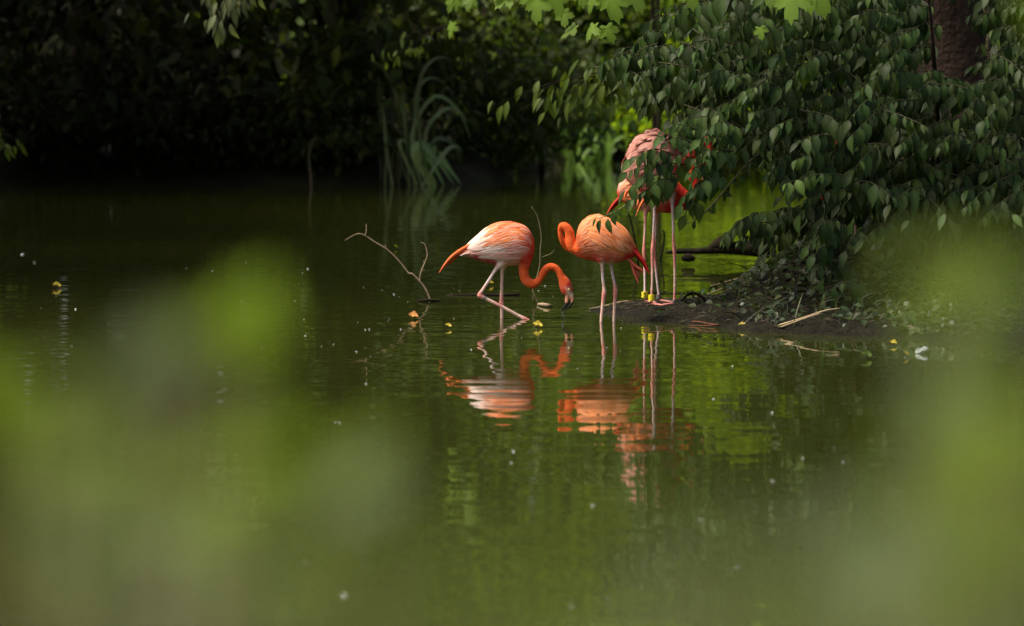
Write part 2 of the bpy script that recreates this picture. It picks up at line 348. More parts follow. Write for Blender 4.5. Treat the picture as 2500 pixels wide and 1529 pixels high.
def tree(name, label, x, y, z0, h, cen, rad, n, size, mat, group=None, trunk=0.16, clumps=30, spread=.33, bottom=None, cat='tree', lean=0.0, bark='darkbark', lo=.7, hi=1.3):
    r = empty(name, (x, y, z0), label, cat, group)
    top = Vector((cen[0]-x, cen[1]-y, min(h, cen[2]+rad[2]*.5)-z0))
    pts = [Vector((0, 0, -0.3)), Vector((top.x*.1+lean*.3, top.y*.1, top.z*.25)), Vector((top.x*.4+lean, top.y*.4, top.z*.6)), top]
    B = Bag(); B.add(*tube(pts, [trunk*1.25, trunk, trunk*.7, trunk*.25], 8, 4))
    for i in range(6):
        a = rng.uniform(0, 6.28); s = pts[1].lerp(pts[3], rng.uniform(.2, .9)); e = Vector((cen[0]-x+rad[0]*.7*math.cos(a), cen[1]-y+rad[1]*.7*math.sin(a), cen[2]-z0+rad[2]*rng.uniform(-.5, .5)))
        B.add(*tube([s, s.lerp(e, .5)+Vector((0, 0, .15*rad[2])), e], [trunk*.4, trunk*.25, trunk*.06], 5, 3))
    B.build('trunk', M[bark], r)
    L = crown_leaves(n, cen, rad, size, clumps, spread, bottom)
    scatter('crown', [DIA, DIA2], L, M[mat], r, (x, y, z0), tintset(n, lo, hi))
    return r
# dark trees over the left shore, their crowns hanging far out over the water
LT = [(-8.5, 49, 8.5, (-8.0, 46.5, 5.2), (3.4, 5.2, 4.2), 'broad dark tree at the far left of the shaded shore'),
      (-4.9, 49.5, 9.5, (-4.6, 45.2, 5.6), (3.0, 4.2, 4.4), 'dense dark tree leaning over the shaded water left of the reeds'),
      (-1.9, 49.3, 9.0, (-2.1, 45.9, 5.7), (2.3, 3.6, 4.2), 'dark olive tree rising straight behind the arching reeds'),
      (-11.5, 43, 9.5, (-10.0, 41.0, 5.6), (3.6, 5.0, 3.8), 'heavy dark tree on the side shore beyond the leaning trees'),
      (-9.8, 33.5, 10, (-8.6, 33.5, 6.2), (3.0, 4.2, 3.8), 'tall dark tree out of view on the side shore, added to shade the water'), (-8.6, 26, 9.5, (-7.8, 26.5, 6.0), (2.6, 3.4, 3.5), 'dark tree out of view level with the birds, added to shade the water')]  # last two stand out of view, added to shade the left water
for (x, y, h, c, r_, lb) in LT:
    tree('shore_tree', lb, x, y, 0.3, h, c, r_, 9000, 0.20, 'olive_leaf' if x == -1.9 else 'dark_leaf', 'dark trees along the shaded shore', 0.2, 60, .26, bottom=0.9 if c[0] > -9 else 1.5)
# understorey at the water's edge on the left
US = [(-6.4, 46.0, 1.1, 'low dark bush beyond the left end of the shaded shore'), (-4.5, 46.1, .7, 'small dark bush dipping its leaves in the shaded water'), (-3.2, 46.0, .7, 'small shadowy bush leaning from the bank edge'), (-2.0, 46.1, .6, 'small olive bush touching the water by the bare stem'), (0.5, 54.6, .6, 'low green bush at the waterline of the clearing'), (2.2, 53.9, .7, 'bright low bush at the waterline behind the birds'), (3.6, 54.2, .9, 'green bush at the waterline seen under the shrub'), (-5.2, 46.6, .9, 'low dark bush at the left end of the shaded shore'), (-3.9, 46.9, 1.2, 'rounded dark bush under the leaning tree'), (-2.6, 46.8, 1.0, 'dark olive bush at the waterline by the thin dead stem'),
      (-1.5, 46.9, 1.3, 'yellowish olive bush beside the arching reeds'), (-0.35, 47.6, 1.3, 'shadowy bush behind the arching reeds'), (0.35, 50.2, 1.1, 'dark bush between the reeds and the bright clearing')]
for i, (x, y, h, lb) in enumerate(US):
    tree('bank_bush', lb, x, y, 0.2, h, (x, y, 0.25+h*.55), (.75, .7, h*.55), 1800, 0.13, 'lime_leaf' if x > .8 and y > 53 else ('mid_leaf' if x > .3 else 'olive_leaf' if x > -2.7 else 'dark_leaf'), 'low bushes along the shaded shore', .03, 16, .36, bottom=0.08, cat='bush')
# bright young growth in the clearing behind the birds
LM = [(0.7, 55.6, 1.7, .85, 'mid'), (1.55, 56.6, 2.6, 1.1, 'fresh'), (2.75, 55.8, 2.0, .85, 'lime'), (3.4, 57.0, 3.0, 1.2, 'lime'), (4.6, 56.2, 2.5, 1.2, 'lime'), (-0.35, 57.5, 2.7, 1.1, 'mid')]
LB = ['small lime green sapling at the left edge of the clearing', 'tall lime green sapling beside the grassy tuft', 'lime green bush behind the preening birds', 'tall bright sapling behind the leafy shrub', 'bright sapling at the right end of the clearing', 'mid green bush in the gap behind the reeds']
for (x, y, h, r_, k), lb in zip(LM, LB):
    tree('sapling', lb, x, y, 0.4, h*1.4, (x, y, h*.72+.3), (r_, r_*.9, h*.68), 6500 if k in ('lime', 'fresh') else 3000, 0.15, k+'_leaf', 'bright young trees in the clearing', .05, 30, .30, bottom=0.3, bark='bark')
CT = [(1.3, 61.5, 7.5, (1.3, 60.5, 5.2), (2.3, 2.4, 3.1), 'sunlit green tree standing behind the lime saplings'), (4.4, 62.5, 8.5, (4.4, 61.0, 5.4), (2.6, 2.6, 3.4), 'tall sunlit tree behind the leafy shrub'),
      (-2.2, 63.5, 8.0, (-2.3, 63, 5.2), (2.0, 2.0, 3.4), 'olive tree between the shaded shore and the clearing'), (8.2, 60, 8.5, (8.0, 58.5, 5.0), (3.0, 3.2, 3.8), 'broad tree on the bank behind the leafy shrub')]
for i, (x, y, h, c, r_, lb) in enumerate(CT):
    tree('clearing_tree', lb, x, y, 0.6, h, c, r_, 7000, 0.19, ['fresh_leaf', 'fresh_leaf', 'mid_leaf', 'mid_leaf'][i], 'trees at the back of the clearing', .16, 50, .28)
# thin trunks seen in the clearing
for (px, pyb, Yt, lb) in [(1592, 330, 51.5, 'thin dark trunk rising behind the fluffed flamingo'), (1605, 330, 53.0, 'slimmer dark trunk close behind its twin')]:
    p = P(px, pyb, Yt); r = empty('young_tree', (p.x, Yt, 0.1), lb, 'tree', 'thin trunks in the clearing')
    V, F = tube([(0, 0, -.4), (.03, 0, 1), (.0, .05, 2.4), (.1, 0, 4.2)], [.035, .03, .026, .008], 6, 3); put('trunk', mesh('trunk', V, F), M['darkbark'], r)
    L = crown_leaves(350, (p.x, Yt, 4.2), (.6, .6, .8), .12, 8); scatter('crown', [DIA, DIA2], L, M['mid_leaf'], r, (p.x, Yt, 0.1), tintset(350))
# the wood beyond: reads as one dark mass
n = 36000; px_ = rng.uniform(-34, 34, n); py_ = rng.uniform(65, 76, n); pz_ = rng.uniform(0.0, 1, n)*14+.3
L = [leafM(Vector((a, b_, c)), Vector((rng.normal(), rng.normal(), -.6)), Vector((rng.normal()*.5, -0.6, .7)), rng.uniform(.5, 1.0)) for a, b_, c in zip(px_, py_, pz_)]
scatter('far_wood', [DIA, DIA2], L, M['dark_leaf'], None, (0, 0, 0), tintset(n, .6, 1.5)); o = bpy.data.objects['far_wood']; tag(o, 'dense shadowy wood closing the view behind the pond', 'wood', kind='stuff')

# reeds arching over the water
def blade(pts, wd, k=7, tint=(1, 1, 1)):
    q = catmull(pts, 3); V = []; F = []; n_ = len(q)
    for i, p in enumerate(q):
        d = Vector(q[min(i+1, n_-1)])-Vector(q[max(i-1, 0)]); s = d.cross(Vector((0.25, 1, .1))); s.normalize()
        s = (s+Vector((0, .35, .1))).normalized(); u = i/(n_-1); ww = wd*(0.55+0.45*math.sin(math.pi*min(1, u*1.2)))*(1-u**4)+.001
        nn = s.cross(d.normalized())
        V += [Vector(p)-s*ww, Vector(p)+nn*ww*.35, Vector(p)+s*ww]
    for i in range(n_-1): a = i*3; F += [(a, a+1, a+4, a+3), (a+1, a+2, a+5, a+4)]
    return V, F, [tint]*len(V)
def reed_clump(name, label, base, specs, mat, cat):
    r = empty(name, base, label, cat)
    for pts, wd, ti in specs:
        V, F, C = blade([Vector(p)-Vector(base) for p in pts], wd, tint=ti); put('blade', mesh('blade', V, F, C), M[mat], r)
    return r
specs = []; YR = 45.4; ra = random.Random(3)
hand = [((1030, 455), (1005, 330), (1060, 235), (1120, 270), (1150, 345)), ((1035, 450), (1040, 320), (1090, 265), (1125, 275), (1143, 300)), ((1045, 450), (1055, 350), (1090, 340), (1118, 370), (1124, 405)),
        ((1060, 452), (1010, 380), (1030, 350), (1070, 395), (1110, 452)), ((1062, 452), (1030, 370), (1060, 365), (1095, 410), (1126, 450)), ((1050, 452), (1020, 395), (1035, 370), (1062, 410), (1085, 455)),
        ((1020, 452), (985, 380), (975, 345), (995, 350), (1020, 400)), ((1000, 455), (990, 330), (985, 250), (975, 210), (968, 200)), ((1010, 455), (1012, 300), (1020, 220), (1050, 190), (1090, 205)),
        ((960, 456), (945, 380), (940, 320), (935, 270), (930, 250)), ((940, 458), (942, 400), (948, 350), (945, 330), (940, 310)), ((1000, 456), (965, 360), (930, 320), (905, 330), (890, 370)),
        ((1040, 455), (1020, 280), (1030, 180), (1070, 140), (1110, 150)), ((1015, 455), (990, 300), (950, 190), (915, 150), (900, 150)), ((1030, 455), (1080, 380), (1100, 360), (1118, 358), (1130, 375))]
for i, h_ in enumerate(hand):
    yy = YR+ra.uniform(-.2, .25); bright = 2.3 if i in (3, 4, 5) else ra.uniform(.6, 1.15)  # bent blades are paler, caught sky light included in their tint
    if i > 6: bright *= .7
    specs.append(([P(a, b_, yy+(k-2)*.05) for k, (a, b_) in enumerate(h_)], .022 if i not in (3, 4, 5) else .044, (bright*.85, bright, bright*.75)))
for i in range(26):
    bx = ra.uniform(925, 1065); top = ra.uniform(150, 360); dx = ra.uniform(-70, 80); yy = YR+ra.uniform(.0, .5); v_ = ra.uniform(.15, .5)
    specs.append(([P(bx, 462, yy), P(bx+dx*.1, (462+top)/2, yy), P(bx+dx*.5, top, yy), P(bx+dx, top+ra.uniform(5, 70), yy)], .016, (v_, v_*1.1, v_*.6)))
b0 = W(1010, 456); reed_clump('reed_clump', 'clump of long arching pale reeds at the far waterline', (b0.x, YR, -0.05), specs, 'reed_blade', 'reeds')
specs = []
for i in range(46):
    bx = ra.uniform(1385, 1500); yy = 53.5+ra.uniform(-.3, .4); dx = ra.uniform(-60, 70); top = ra.uniform(300, 365); v_ = ra.uniform(.6, 1.4)
    specs.append(([P(bx, 412, yy), P(bx+dx*.3, top+20, yy), P(bx+dx*.7, top, yy), P(bx+dx, top+ra.uniform(5, 40), yy)], .030, (v_*.75, v_*1.15, v_*.35)))
b0 = P(1440, 410, 53.5); reed_clump('grass_tuft', 'broad bright green grassy tuft at the edge of the clearing', (b0.x, 53.5, -0.02), specs, 'reed_blade', 'grass')
# thin dead stem by the dark shore
r = P(757, 470, 45.0); V, F = tube([P(762, 468, 45.4), P(757, 420, 45.4), P(755, 380, 45.4), P(760, 350, 45.4), P(772, 335, 45.4)], [.008, .007, .006, .005, .003], 5)
o = put('dead_stem', mesh('dead_stem', V, F), M['twig']); tag(o, 'thin bare stem standing at the dark far shore', 'stem')
# hanging sprays high over the far water
def hang_spray(name, label, root_px, tips, Ys, mat, size, nper, group=None, shapes=None, spread=.03, bright=(.6, 1.4)):
    p0 = P(*root_px, Ys); r = empty(name, p0, label, 'branch', group); B = Bag(); L = []
    for tpx in tips:
        p1 = P(*tpx, Ys+rng.uniform(-.3, .3)); mid = p0.lerp(p1, .5)+Vector((0, 0, .08)); q = catmull([p0, mid, p1], 8)
        B.add(*tube([p0, mid, p1], [.006, .004, .0015], 4, 4), None)
        for j in range(nper):
            u = rng.uniform(.15, 1); p = Vector(q[int(u*(len(q)-1))])+Vector(rng.normal(size=3)*spread)
            d = (p1-p0).normalized(); ax = d*.5+Vector((rng.normal()*.4, rng.normal()*.4, -1)); L.append(leafM(p, ax, Vector((rng.normal()*.4-.3, -.7, .6)), size*rng.uniform(.7, 1.25), .75))
    B.build('twig', M['darkbark'], r, p0)
    for k, m4 in enumerate(L):
        me = LEAFSET[mat][int(rng.integers(0, 4))] if shapes is None else shapes[int(rng.integers(0, len(shapes)))]
        put('leaf', me, None, r, True, Matrix.Translation(-p0) @ m4)
    return r
LEAFSET = {}
for mt in ('silver_leaf', 'mid_leaf', 'shrub_leaf', 'near_leaf', 'near_lime', 'near_gloss'):
    S_ = []
    for k in range(4):
        v_ = [.75, .95, 1.1, 1.35][k]; V, F, C = ovate(9, .185+.025*k, .18+.1*k, .16+.04*k, .84, (v_*(.95+.06*k), v_, v_), 1.45)
        me = fastmesh('leaf', V, F, C); me.materials.append(M[mt]); S_.append(me)
    LEAFSET[mt] = S_
PL = []
for k in range(5):
    v_ = [.8, 1, 1.1, .9, 1.2][k]; V, F, C = lobed((v_, v_, v_), .1+.1*k, k); me = fastmesh('leaf', V, F, C); me.materials.append(M['plane_leaf']); PL.append(me)
hang_spray('hanging_branch', 'silvery green leafy branch tip hanging into the dark left background', (600, -60), [(452, 40), (485, 58), (520, 76), (560, 50), (590, 30), (540, 40), (625, 10)], 31, 'silver_leaf', .135, 10)
hang_spray('hanging_branch', 'small leafy branch tip reaching in from the side over dark water', (-80, 340), [(60, 352), (35, 375), (20, 350)], 36, 'mid_leaf', .12, 7)
hang_spray('hanging_branch', 'tiny pale leaf tip hanging in the darkest part of the wood', (290, -50), [(285, 12), (300, 5)], 38, 'silver_leaf', .08, 3)
hang_spray('hanging_branch', 'grey green lobed leaf cluster hanging above the reeds', (1180, -60), [(1095, 25), (1110, 50), (1130, 30), (1150, 10), (1120, 5)], 31, 'plane_leaf', .13, 3, None, PL)
hang_spray('hanging_branch', 'blurred silvery twig slanting down towards the reeds', (1120, 60), [(915, 140), (925, 175), (960, 150), (1000, 130), (1010, 160)], 38, 'mid_leaf', .10, 6)
hang_spray('hanging_branch', 'shadowy leafy branch reaching left from the shrub into the gap', (1560, 190), [(1215, 255), (1260, 275), (1300, 230), (1350, 260), (1420, 250), (1380, 215), (1470, 240)], 27.5, 'mid_leaf', .13, 16, None, None, .06)

# ================================================================== FLAMINGOS
def srgb(r, g, b_):
    f = lambda c: (c/255/12.92) if c/255 <= .04045 else ((c/255+.055)/1.055)**2.4
    return (f(r), f(g), f(b_))
ORG = (0.80, 0.118, 0.022); RED = (0.62, 0.030, 0.022); WHT = (0.86, 0.66, 0.56); PCH = (0.86, 0.265, 0.085); PNK = (0.80, 0.38, 0.29)
LEG = (0.74, 0.48, 0.38); JNT = (0.66, 0.25, 0.20); MAR = (0.42, 0.05, 0.06); ORW = (0.82, 0.24, 0.06); BLK = (0.010, 0.009, 0.009); CRM = (0.82, 0.70, 0.52); BIL = (0.82, 0.36, 0.22); PLW = (0.72, 0.56, 0.52)
class Bird:
    """drawn in profile in sheet units (u right, v down), then given its real width; S units per metre"""
    def __init__(s, label, anchor_px, anchor_uv, Y, crop, group='flamingos'):
        d = P(*anchor_px, Y); s.S = 4.4325*FPX/((Y)*1.002); s.uv0 = anchor_uv; s.base = Vector(d)
        s.root = empty('flamingo', s.base, label, 'flamingo', group); s.parts = []; s.seeds = []
    def m(s, u, v, l=0.0): return np.array([(u-s.uv0[0])/s.S, l/s.S, (s.uv0[1]-v)/s.S])
    def loft(s, rings, sub=4, k=22):      # rings (tu,tv,bu,bv,halfwidth,lateral)
        q = catmull([list(r)+[0]*(6-len(r)) for r in rings], sub); s_ = []
        for r in q:
            t_, b_ = s.m(r[0], r[1], r[5]), s.m(r[2], r[3], r[5]); c = (t_+b_)/2; h = (t_-b_)/2
            s_.append([c+h*math.cos(a)+np.array([0, -1, 0])*math.sin(a)*max(r[4], 1)/s.S for a in np.linspace(0, 2*math.pi, k, endpoint=False)])
        V = [p for ring in s_ for p in ring]; F = []; n = len(s_)
        for i in range(n-1):
            for j in range(k): F.append((i*k+j, (i+1)*k+j, (i+1)*k+(j+1) % k, i*k+(j+1) % k))
        F.append(tuple(range(k))); F.append(tuple((n-1)*k+j for j in range(k-1, -1, -1)))
        return V, F, q
    def tube(s, pts, k=10, sub=5):        # (u,v,r,lateral)
        P3 = [s.m(p[0], p[1], p[3] if len(p) > 3 else 0) for p in pts]; V, F = tube([Vector(p) for p in P3], [p[2]/s.S for p in pts], k, sub)
        return V, F
    def solid(s, *a): s.parts.append(a[:2])
    def color(s, u, v, eps=250.0, pw=1.7):
        u = np.atleast_1d(np.asarray(u, float)); v = np.atleast_1d(np.asarray(v, float))
        sd = np.array([x[:2] for x in s.seeds]); cc = np.array([x[2] for x in s.seeds]); ww = np.array([x[3] if len(x) > 3 else 1.0 for x in s.seeds])
        d2 = (u[:, None]-sd[None, :, 0])**2+(v[:, None]-sd[None, :, 1])**2
        k = ww/(d2+eps)**pw; k /= k.sum(1)[:, None]; return k@cc
    def body(s, voxel=0.0032):
        B = Bag()
        for V, F in s.parts: B.add(V, F)
        me = mesh('b', B.V, B.F); o = bpy.data.objects.new('tmp', me); col.objects.link(o)
        md = o.modifiers.new('r', 'REMESH'); md.mode = 'VOXEL'; md.voxel_size = voxel
        sm = o.modifiers.new('s', 'SMOOTH'); sm.factor = .5; sm.iterations = 4
        dg = bpy.context.evaluated_depsgraph_get(); dg.update()
        m2 = bpy.data.meshes.new_from_object(o.evaluated_get(dg)); bpy.data.objects.remove(o); m2.name = 'body'; m2.materials.clear()
        co = np.zeros(len(m2.vertices)*3, np.float32); m2.vertices.foreach_get('co', co); co = co.reshape(-1, 3)
        u = co[:, 0]*s.S+s.uv0[0]; v = s.uv0[1]-co[:, 2]*s.S
        c = s.color(u, v); jit = np.array([mnoise.noise(Vector((a*38, b_*38, z*60))) for a, b_, z in co])
        c = c*(1+.16*jit[:, None]); set_col(m2, np.clip(c, 0, .92))
        return put('body', m2, M['plumage'], s.root)
    def part(s, name, V, F, mat, seeds=None, colr=None, parent=None):
        if seeds:
            old = s.seeds; s.seeds = seeds; A = np.array([tuple(x) for x in V]); c = s.color(A[:, 0]*s.S+s.uv0[0], s.uv0[1]-A[:, 2]*s.S, 25.0, 4.0); s.seeds = old
        elif colr is not None: c = [colr]*len(V)
        else: c = None
        return put(name, mesh(name, V, F, c), M[mat], parent or s.root)
    def feather(s, pts, w_, c0, c1, thick=.0022, lat=0.0, dl=0.0, roll=.5):     # vane from root to tip with a rachis ridge
        q = catmull([list(p) for p in pts], 4); n = len(q); V = []; F = []; C = []
        for i, p in enumerate(q):
            a = Vector(s.m(*q[max(i-1, 0)])); b_ = Vector(s.m(*q[min(i+1, n-1)])); d = (b_-a).normalized()
            sd = Vector((-d.z, 0, d.x))*math.cos(roll)+Vector((0, 1, 0))*math.sin(roll); u = i/(n-1)
            ww = w_/s.S*(.45+.55*math.sin(math.pi*min(1, .12+u*.75)))*(1-u**3.5)+.0006
            c = Vector(s.m(p[0], p[1], lat+dl*u)); nn = Vector((0, -1, 0))*thick
            V += [c-sd*ww, c+nn, c+sd*ww, c-nn]; cc = np.array(c0)*(1-u)+np.array(c1)*u; C += [cc*.9, cc*1.08, cc*.9, cc*.8]
        for i in range(n-1):
            o = i*4
            for j in range(4): F.append((o+j, o+(j+1) % 4, o+4+(j+1) % 4, o+4+j))
        F.append((0, 1, 2, 3)); F.append(tuple((n-1)*4+j for j in (3, 2, 1, 0)))
        return V, F, np.clip(C, 0, .92)
    def plumage(s, q, n, t0, t1, th0, th1, ln, drift, w_, lift=.006, seed=1, alt=None, tipmix=.35, name='plumage', k=22):
        """overlapping contour feathers laid along the lofted body (q = its rings); both flanks"""
        rr = random.Random(seed); B = Bag(); nq = len(q)-1
        def at(t, th, off, side):
            f = max(0, min(nq-1e-6, t*nq)); i = int(f); r = q[i]*(1-(f-i))+q[i+1]*(f-i)
            T = s.m(r[0], r[1], r[5]); Bm = s.m(r[2], r[3], r[5]); c = (T+Bm)/2; h = (T-Bm)/2; hw = max(r[4], 1)/s.S; hl = np.linalg.norm(h)
            nrm = h/hl*math.cos(th)*hw+np.array([0, -side, 0])*math.sin(th)*hl; nrm /= np.linalg.norm(nrm)
            return Vector(c+h*math.cos(th)+np.array([0, -side, 0])*math.sin(th)*hw+nrm*off), Vector(nrm)
        items = sorted([(rr.uniform(t0, t1), rr.uniform(th0, th1)) for _ in range(n)])
        for (t, th) in items:
            for side in (1, -1):
                L_ = ln*rr.uniform(.75, 1.2); dr = drift*rr.uniform(.6, 1.4); ww = w_*rr.uniform(.7, 1.25); m_ = 6; pp = []
                for i in range(m_):
                    u = i/(m_-1); pp.append(at(t-L_*u, th+dr*u*(1-.3*u), .0012+lift*math.sin(u*1.9)*rr.uniform(.85, 1.15), side))
                c = pp[0][0]; cc = s.color(c.x*s.S+s.uv0[0], s.uv0[1]-c.z*s.S)[0]*rr.uniform(.9, 1.07)
                if alt is not None and rr.random() < .38: cc = cc*.55+np.array(alt[rr.randrange(len(alt))])*.45
                tip = cc*(1-tipmix*.6)+np.array(WHT)*tipmix*.55 if rr.random() < .6 else cc*.9
                V = []; C = []; F = []
                for i, (p, nm) in enumerate(pp):
                    d = (pp[min(i+1, m_-1)][0]-pp[max(i-1, 0)][0]).normalized(); sd = d.cross(nm).normalized(); u = i/(m_-1)
                    wv = ww*(.55+.45*math.sin(math.pi*min(1, .1+.7*u)))*(1-u**3)+.0008; k_ = cc*(1-u)+tip*u
                    V += [p-sd*wv-nm*.0012, p+nm*.0012, p+sd*wv-nm*.0012]; C += [k_*.95, k_*1.03, k_*.95]
                for i in range(m_-1): a = i*3; F += [(a, a+1, a+4, a+3), (a+1, a+2, a+5, a+4)]
                o = len(B.V); B.V += [tuple(v) for v in V]; B.F += [tuple(x+o for x in f) for f in F]; B.C += [tuple(np.clip(c_, 0, .92)) for c_ in C]
        ob = B.build(name, M['vane'], s.root); ob['kind'] = 'stuff'; return ob
    def foot(s, u, v, lat, dirx=1.0, size=150, spread=.5):     # three webbed toes flat on the ground
        c = np.array([dirx, 0.0]); pts = []
        for a in (-spread, 0, spread):
            du = math.cos(a)*dirx*size; dl = math.sin(a)*size*1.0-size*.25
            s.solid(*s.tube([(u, v-14, 16, lat), (u+du*.5, v-6, 11, lat+dl*.5), (u+du, v, 7, lat+dl)], 8, 3)); pts.append(s.m(u+du*.86, v+1, lat+dl*.86))
        z = np.array([0, 0, .006]); o = s.m(u, v-2, lat); V = [o, *pts]; V = V+[p+z*.8 for p in V]
        s.solid(V, [(0, 1, 2), (0, 2, 3), (4, 6, 5), (4, 7, 6), (0, 4, 5, 1), (1, 5, 6, 2), (2, 6, 7, 3), (3, 7, 4, 0)])
    def band(s, u0, v0, u1, v1, r, lat, mat, name='leg_band'):
        V, F = s.tube([(u0, v0, r, lat), ((u0+u1)/2, (v0+v1)/2, r, lat), (u1, v1, r, lat)], 12, 1)
        o = s.part(name, V, F, mat); o.data.polygons.foreach_set('use_smooth', np.zeros(len(o.data.polygons), bool)); return o

WATER1 = 1325
# ---------- 1: feeding bird, one leg lifted
b1 = Bird('flamingo wading with head lowered to the water and one leg bent', (1040+818/4.4325, 480+WATER1/4.4325), (818, WATER1), 23.29, None)
body_r = [(392, 575, 392, 640, 18), (480, 492, 470, 658, 62), (560, 418, 560, 688, 112), (650, 335, 660, 718, 152), (750, 288, 760, 742, 178), (860, 268, 850, 750, 192), (970, 277, 930, 750, 190), (1070, 315, 985, 745, 172),
          (1135, 385, 1003, 742, 150), (1172, 480, 1004, 742, 126), (1176, 580, 1000, 748, 100), (1150, 680, 1000, 765, 74), (1112, 775, 1002, 800, 55)]
neck_r = [(1112, 775, 1002, 800, 55), (1112, 840, 1010, 862, 52), (1135, 882, 1050, 948, 51), (1165, 895, 1150, 998, 50), (1200, 872, 1235, 955, 48), (1240, 792, 1290, 862, 46), (1290, 738, 1330, 812, 43), (1350, 719, 1356, 800, 41),
          (1412, 736, 1388, 808, 41), (1462, 784, 1415, 850, 42), (1505, 850, 1432, 905, 45), (1550, 895, 1440, 960, 50), (1577, 945, 1450, 1005, 52), (1588, 1000, 1470, 1045, 47), (1591, 1042, 1506, 1072, 34), (1588, 1062, 1520, 1086, 26)]
V, F, q1 = b1.loft(body_r); b1.solid(V, F); V, F, _ = b1.loft(neck_r, 4, 18); b1.solid(V, F)
b1.solid(*b1.tube([(835, 690, 70, -60), (790, 745, 40, -62), (752, 792, 21, -62), (690, 890, 18, -62), (612, 1010, 19, -62), (582, 1062, 29, -62), (612, 1085, 25, -62), (680, 1118, 20, -62), (820, 1188, 19, -62), (1000, 1285, 19, -62), (1062, 1318, 26, -62), (1100, 1332, 20, -62)]))
b1.solid(*b1.tube([(860, 690, 80, 60), (835, 770, 34, 60), (826, 825, 20, 60), (820, 1000, 18, 60), (817, 1130, 24, 60), (820, 1165, 29, 60), (821, 1215, 21, 60), (822, 1330, 19, 60), (822, 1760, 19, 60), (822, 1790, 22, 60)]))
b1.foot(1085, 1345, -62, 1, 110, .35); b1.foot(822, 1800, 60)
b1.seeds = [(420, 600, PNK), (520, 530, WHT), (600, 480, WHT), (680, 400, WHT), (760, 330, WHT), (720, 500, WHT), (800, 560, WHT), (640, 600, PNK), (560, 650, MAR), (680, 690, MAR), (740, 720, MAR), (800, 690, WHT), (880, 700, PNK),  # MAR along the belly is its shadow painted into the plumage
            (860, 300, ORW), (930, 310, ORG), (960, 400, ORW), (860, 420, ORW), (1020, 330, ORG), (1080, 400, ORW), (1000, 470, PCH), (900, 540, WHT), (960, 600, PNK), (1060, 560, PNK), (960, 690, PNK), (1130, 440, ORG), (1160, 540, (0.72, .07, .03)), (1130, 640, (0.70, .05, .03)), (1060, 700, (.70, .06, .03)),
            (1060, 780, ORG), (1050, 860, ORG), (1150, 950, ORG), (1250, 850, ORG), (1350, 760, ORG), (1440, 830, ORG), (1490, 920, ORG), (1540, 950, RED, .7), (1560, 1000, RED, .6), (1490, 1020, (.72, .07, .02)), (1500, 1050, (.74, .09, .025), 1.2), (1582, 1020, RED, .8), (1546, 1006, CRM, .5), (1556, 1052, CRM, 1.3), (1575, 1056, CRM, .8), (1522, 1078, CRM, .5),
            (800, 750, WHT), (835, 770, WHT), (750, 800, PLW), (690, 890, PLW), (620, 1000, LEG), (580, 1065, JNT), (680, 1118, LEG), (850, 1200, LEG), (1000, 1285, LEG), (1090, 1335, JNT), (825, 850, LEG), (820, 1000, LEG), (818, 1150, JNT), (820, 1250, LEG), (822, 1400, LEG)]
b1.body()
b1.plumage(q1, 110, .40, .76, .12, 1.25, .20, .50, .0070, .0045, 5, [ORG, PCH, WHT], .5)
b1.plumage(q1, 70, .28, .66, 1.2, 2.3, .16, .10, .007, .0025, 6, [PNK, WHT], .4)
b1.plumage(q1, 50, .18, .42, .1, 1.5, .15, .12, .012, .0025, 8, [WHT], .3)
for i in range(7):                                     # long flight feathers folded over the tail
    k = i/6; V, F, C = b1.feather([(640-20*k, 560+18*k), (520, 520+38*k), (400-10*k, 570+34*k), (285+20*k, 650+25*k), (205+55*k, 735-10*k), (142+100*k, 822-95*k)], 26-8*k, ORG, (.80, .20, .06), .003, -40+14*i, -18+6*i, .25)
    put('flight_feather', mesh('flight_feather', V, F, C), M['vane'], b1.root)
for i in range(4):
    V, F, C = b1.feather([(690, 500+26*i), (640, 520+24*i), (600-8*i, 560+20*i), (575+10*i, 590+8*i)], 24, WHT, PCH if i % 2 else ORG, .003, -120+6*i, 20, .2)
    put('covert_feather', mesh('covert_feather', V, F, C), M['vane'], b1.root)
for i in range(5):
    V, F, C = b1.feather([(600, 625+12*i), (500, 620+8*i), (430, 618+6*i), (375-6*i, 640-2*i)], 18, PNK if i % 2 else MAR, WHT, .003, -50+22*i, 0, .3)
    put('tail_feather', mesh('tail_feather', V, F, C), M['vane'], b1.root)
up = [(1591, 1042, 1536, 1062, 26), (1599, 1090, 1552, 1100, 22), (1602, 1130, 1566, 1128, 19), (1592, 1165, 1556, 1165, 17), (1562, 1200, 1530, 1196, 14), (1525, 1228, 1508, 1218, 9), (1497, 1241, 1490, 1234, 4)]
lo_ = [(1546, 1058, 1506, 1074, 24), (1548, 1100, 1503, 1120, 26), (1554, 1140, 1500, 1158, 25), (1544, 1172, 1488, 1182, 21), (1515, 1204, 1474, 1208, 14), (1490, 1224, 1466, 1224, 7), (1474, 1236, 1468, 1232, 3)]
bs = [(1580, 1060, CRM, .5), (1585, 1100, BIL), (1580, 1128, BIL), (1594, 1145, BLK, 2), (1560, 1170, BLK, 2), (1550, 1135, BLK, .8), (1525, 1100, BIL, 1.2), (1515, 1135, BIL, 1.4), (1512, 1160, BLK, 2), (1530, 1175, BLK, 2), (1490, 1210, BLK), (1520, 1220, BLK), (1480, 1235, BLK)]
V, F, _ = b1.loft(up, 4, 14); b1.part('upper_bill', V, F, 'horn', bs); V, F, _ = b1.loft(lo_, 4, 14); b1.part('lower_bill', V, F, 'horn', bs)
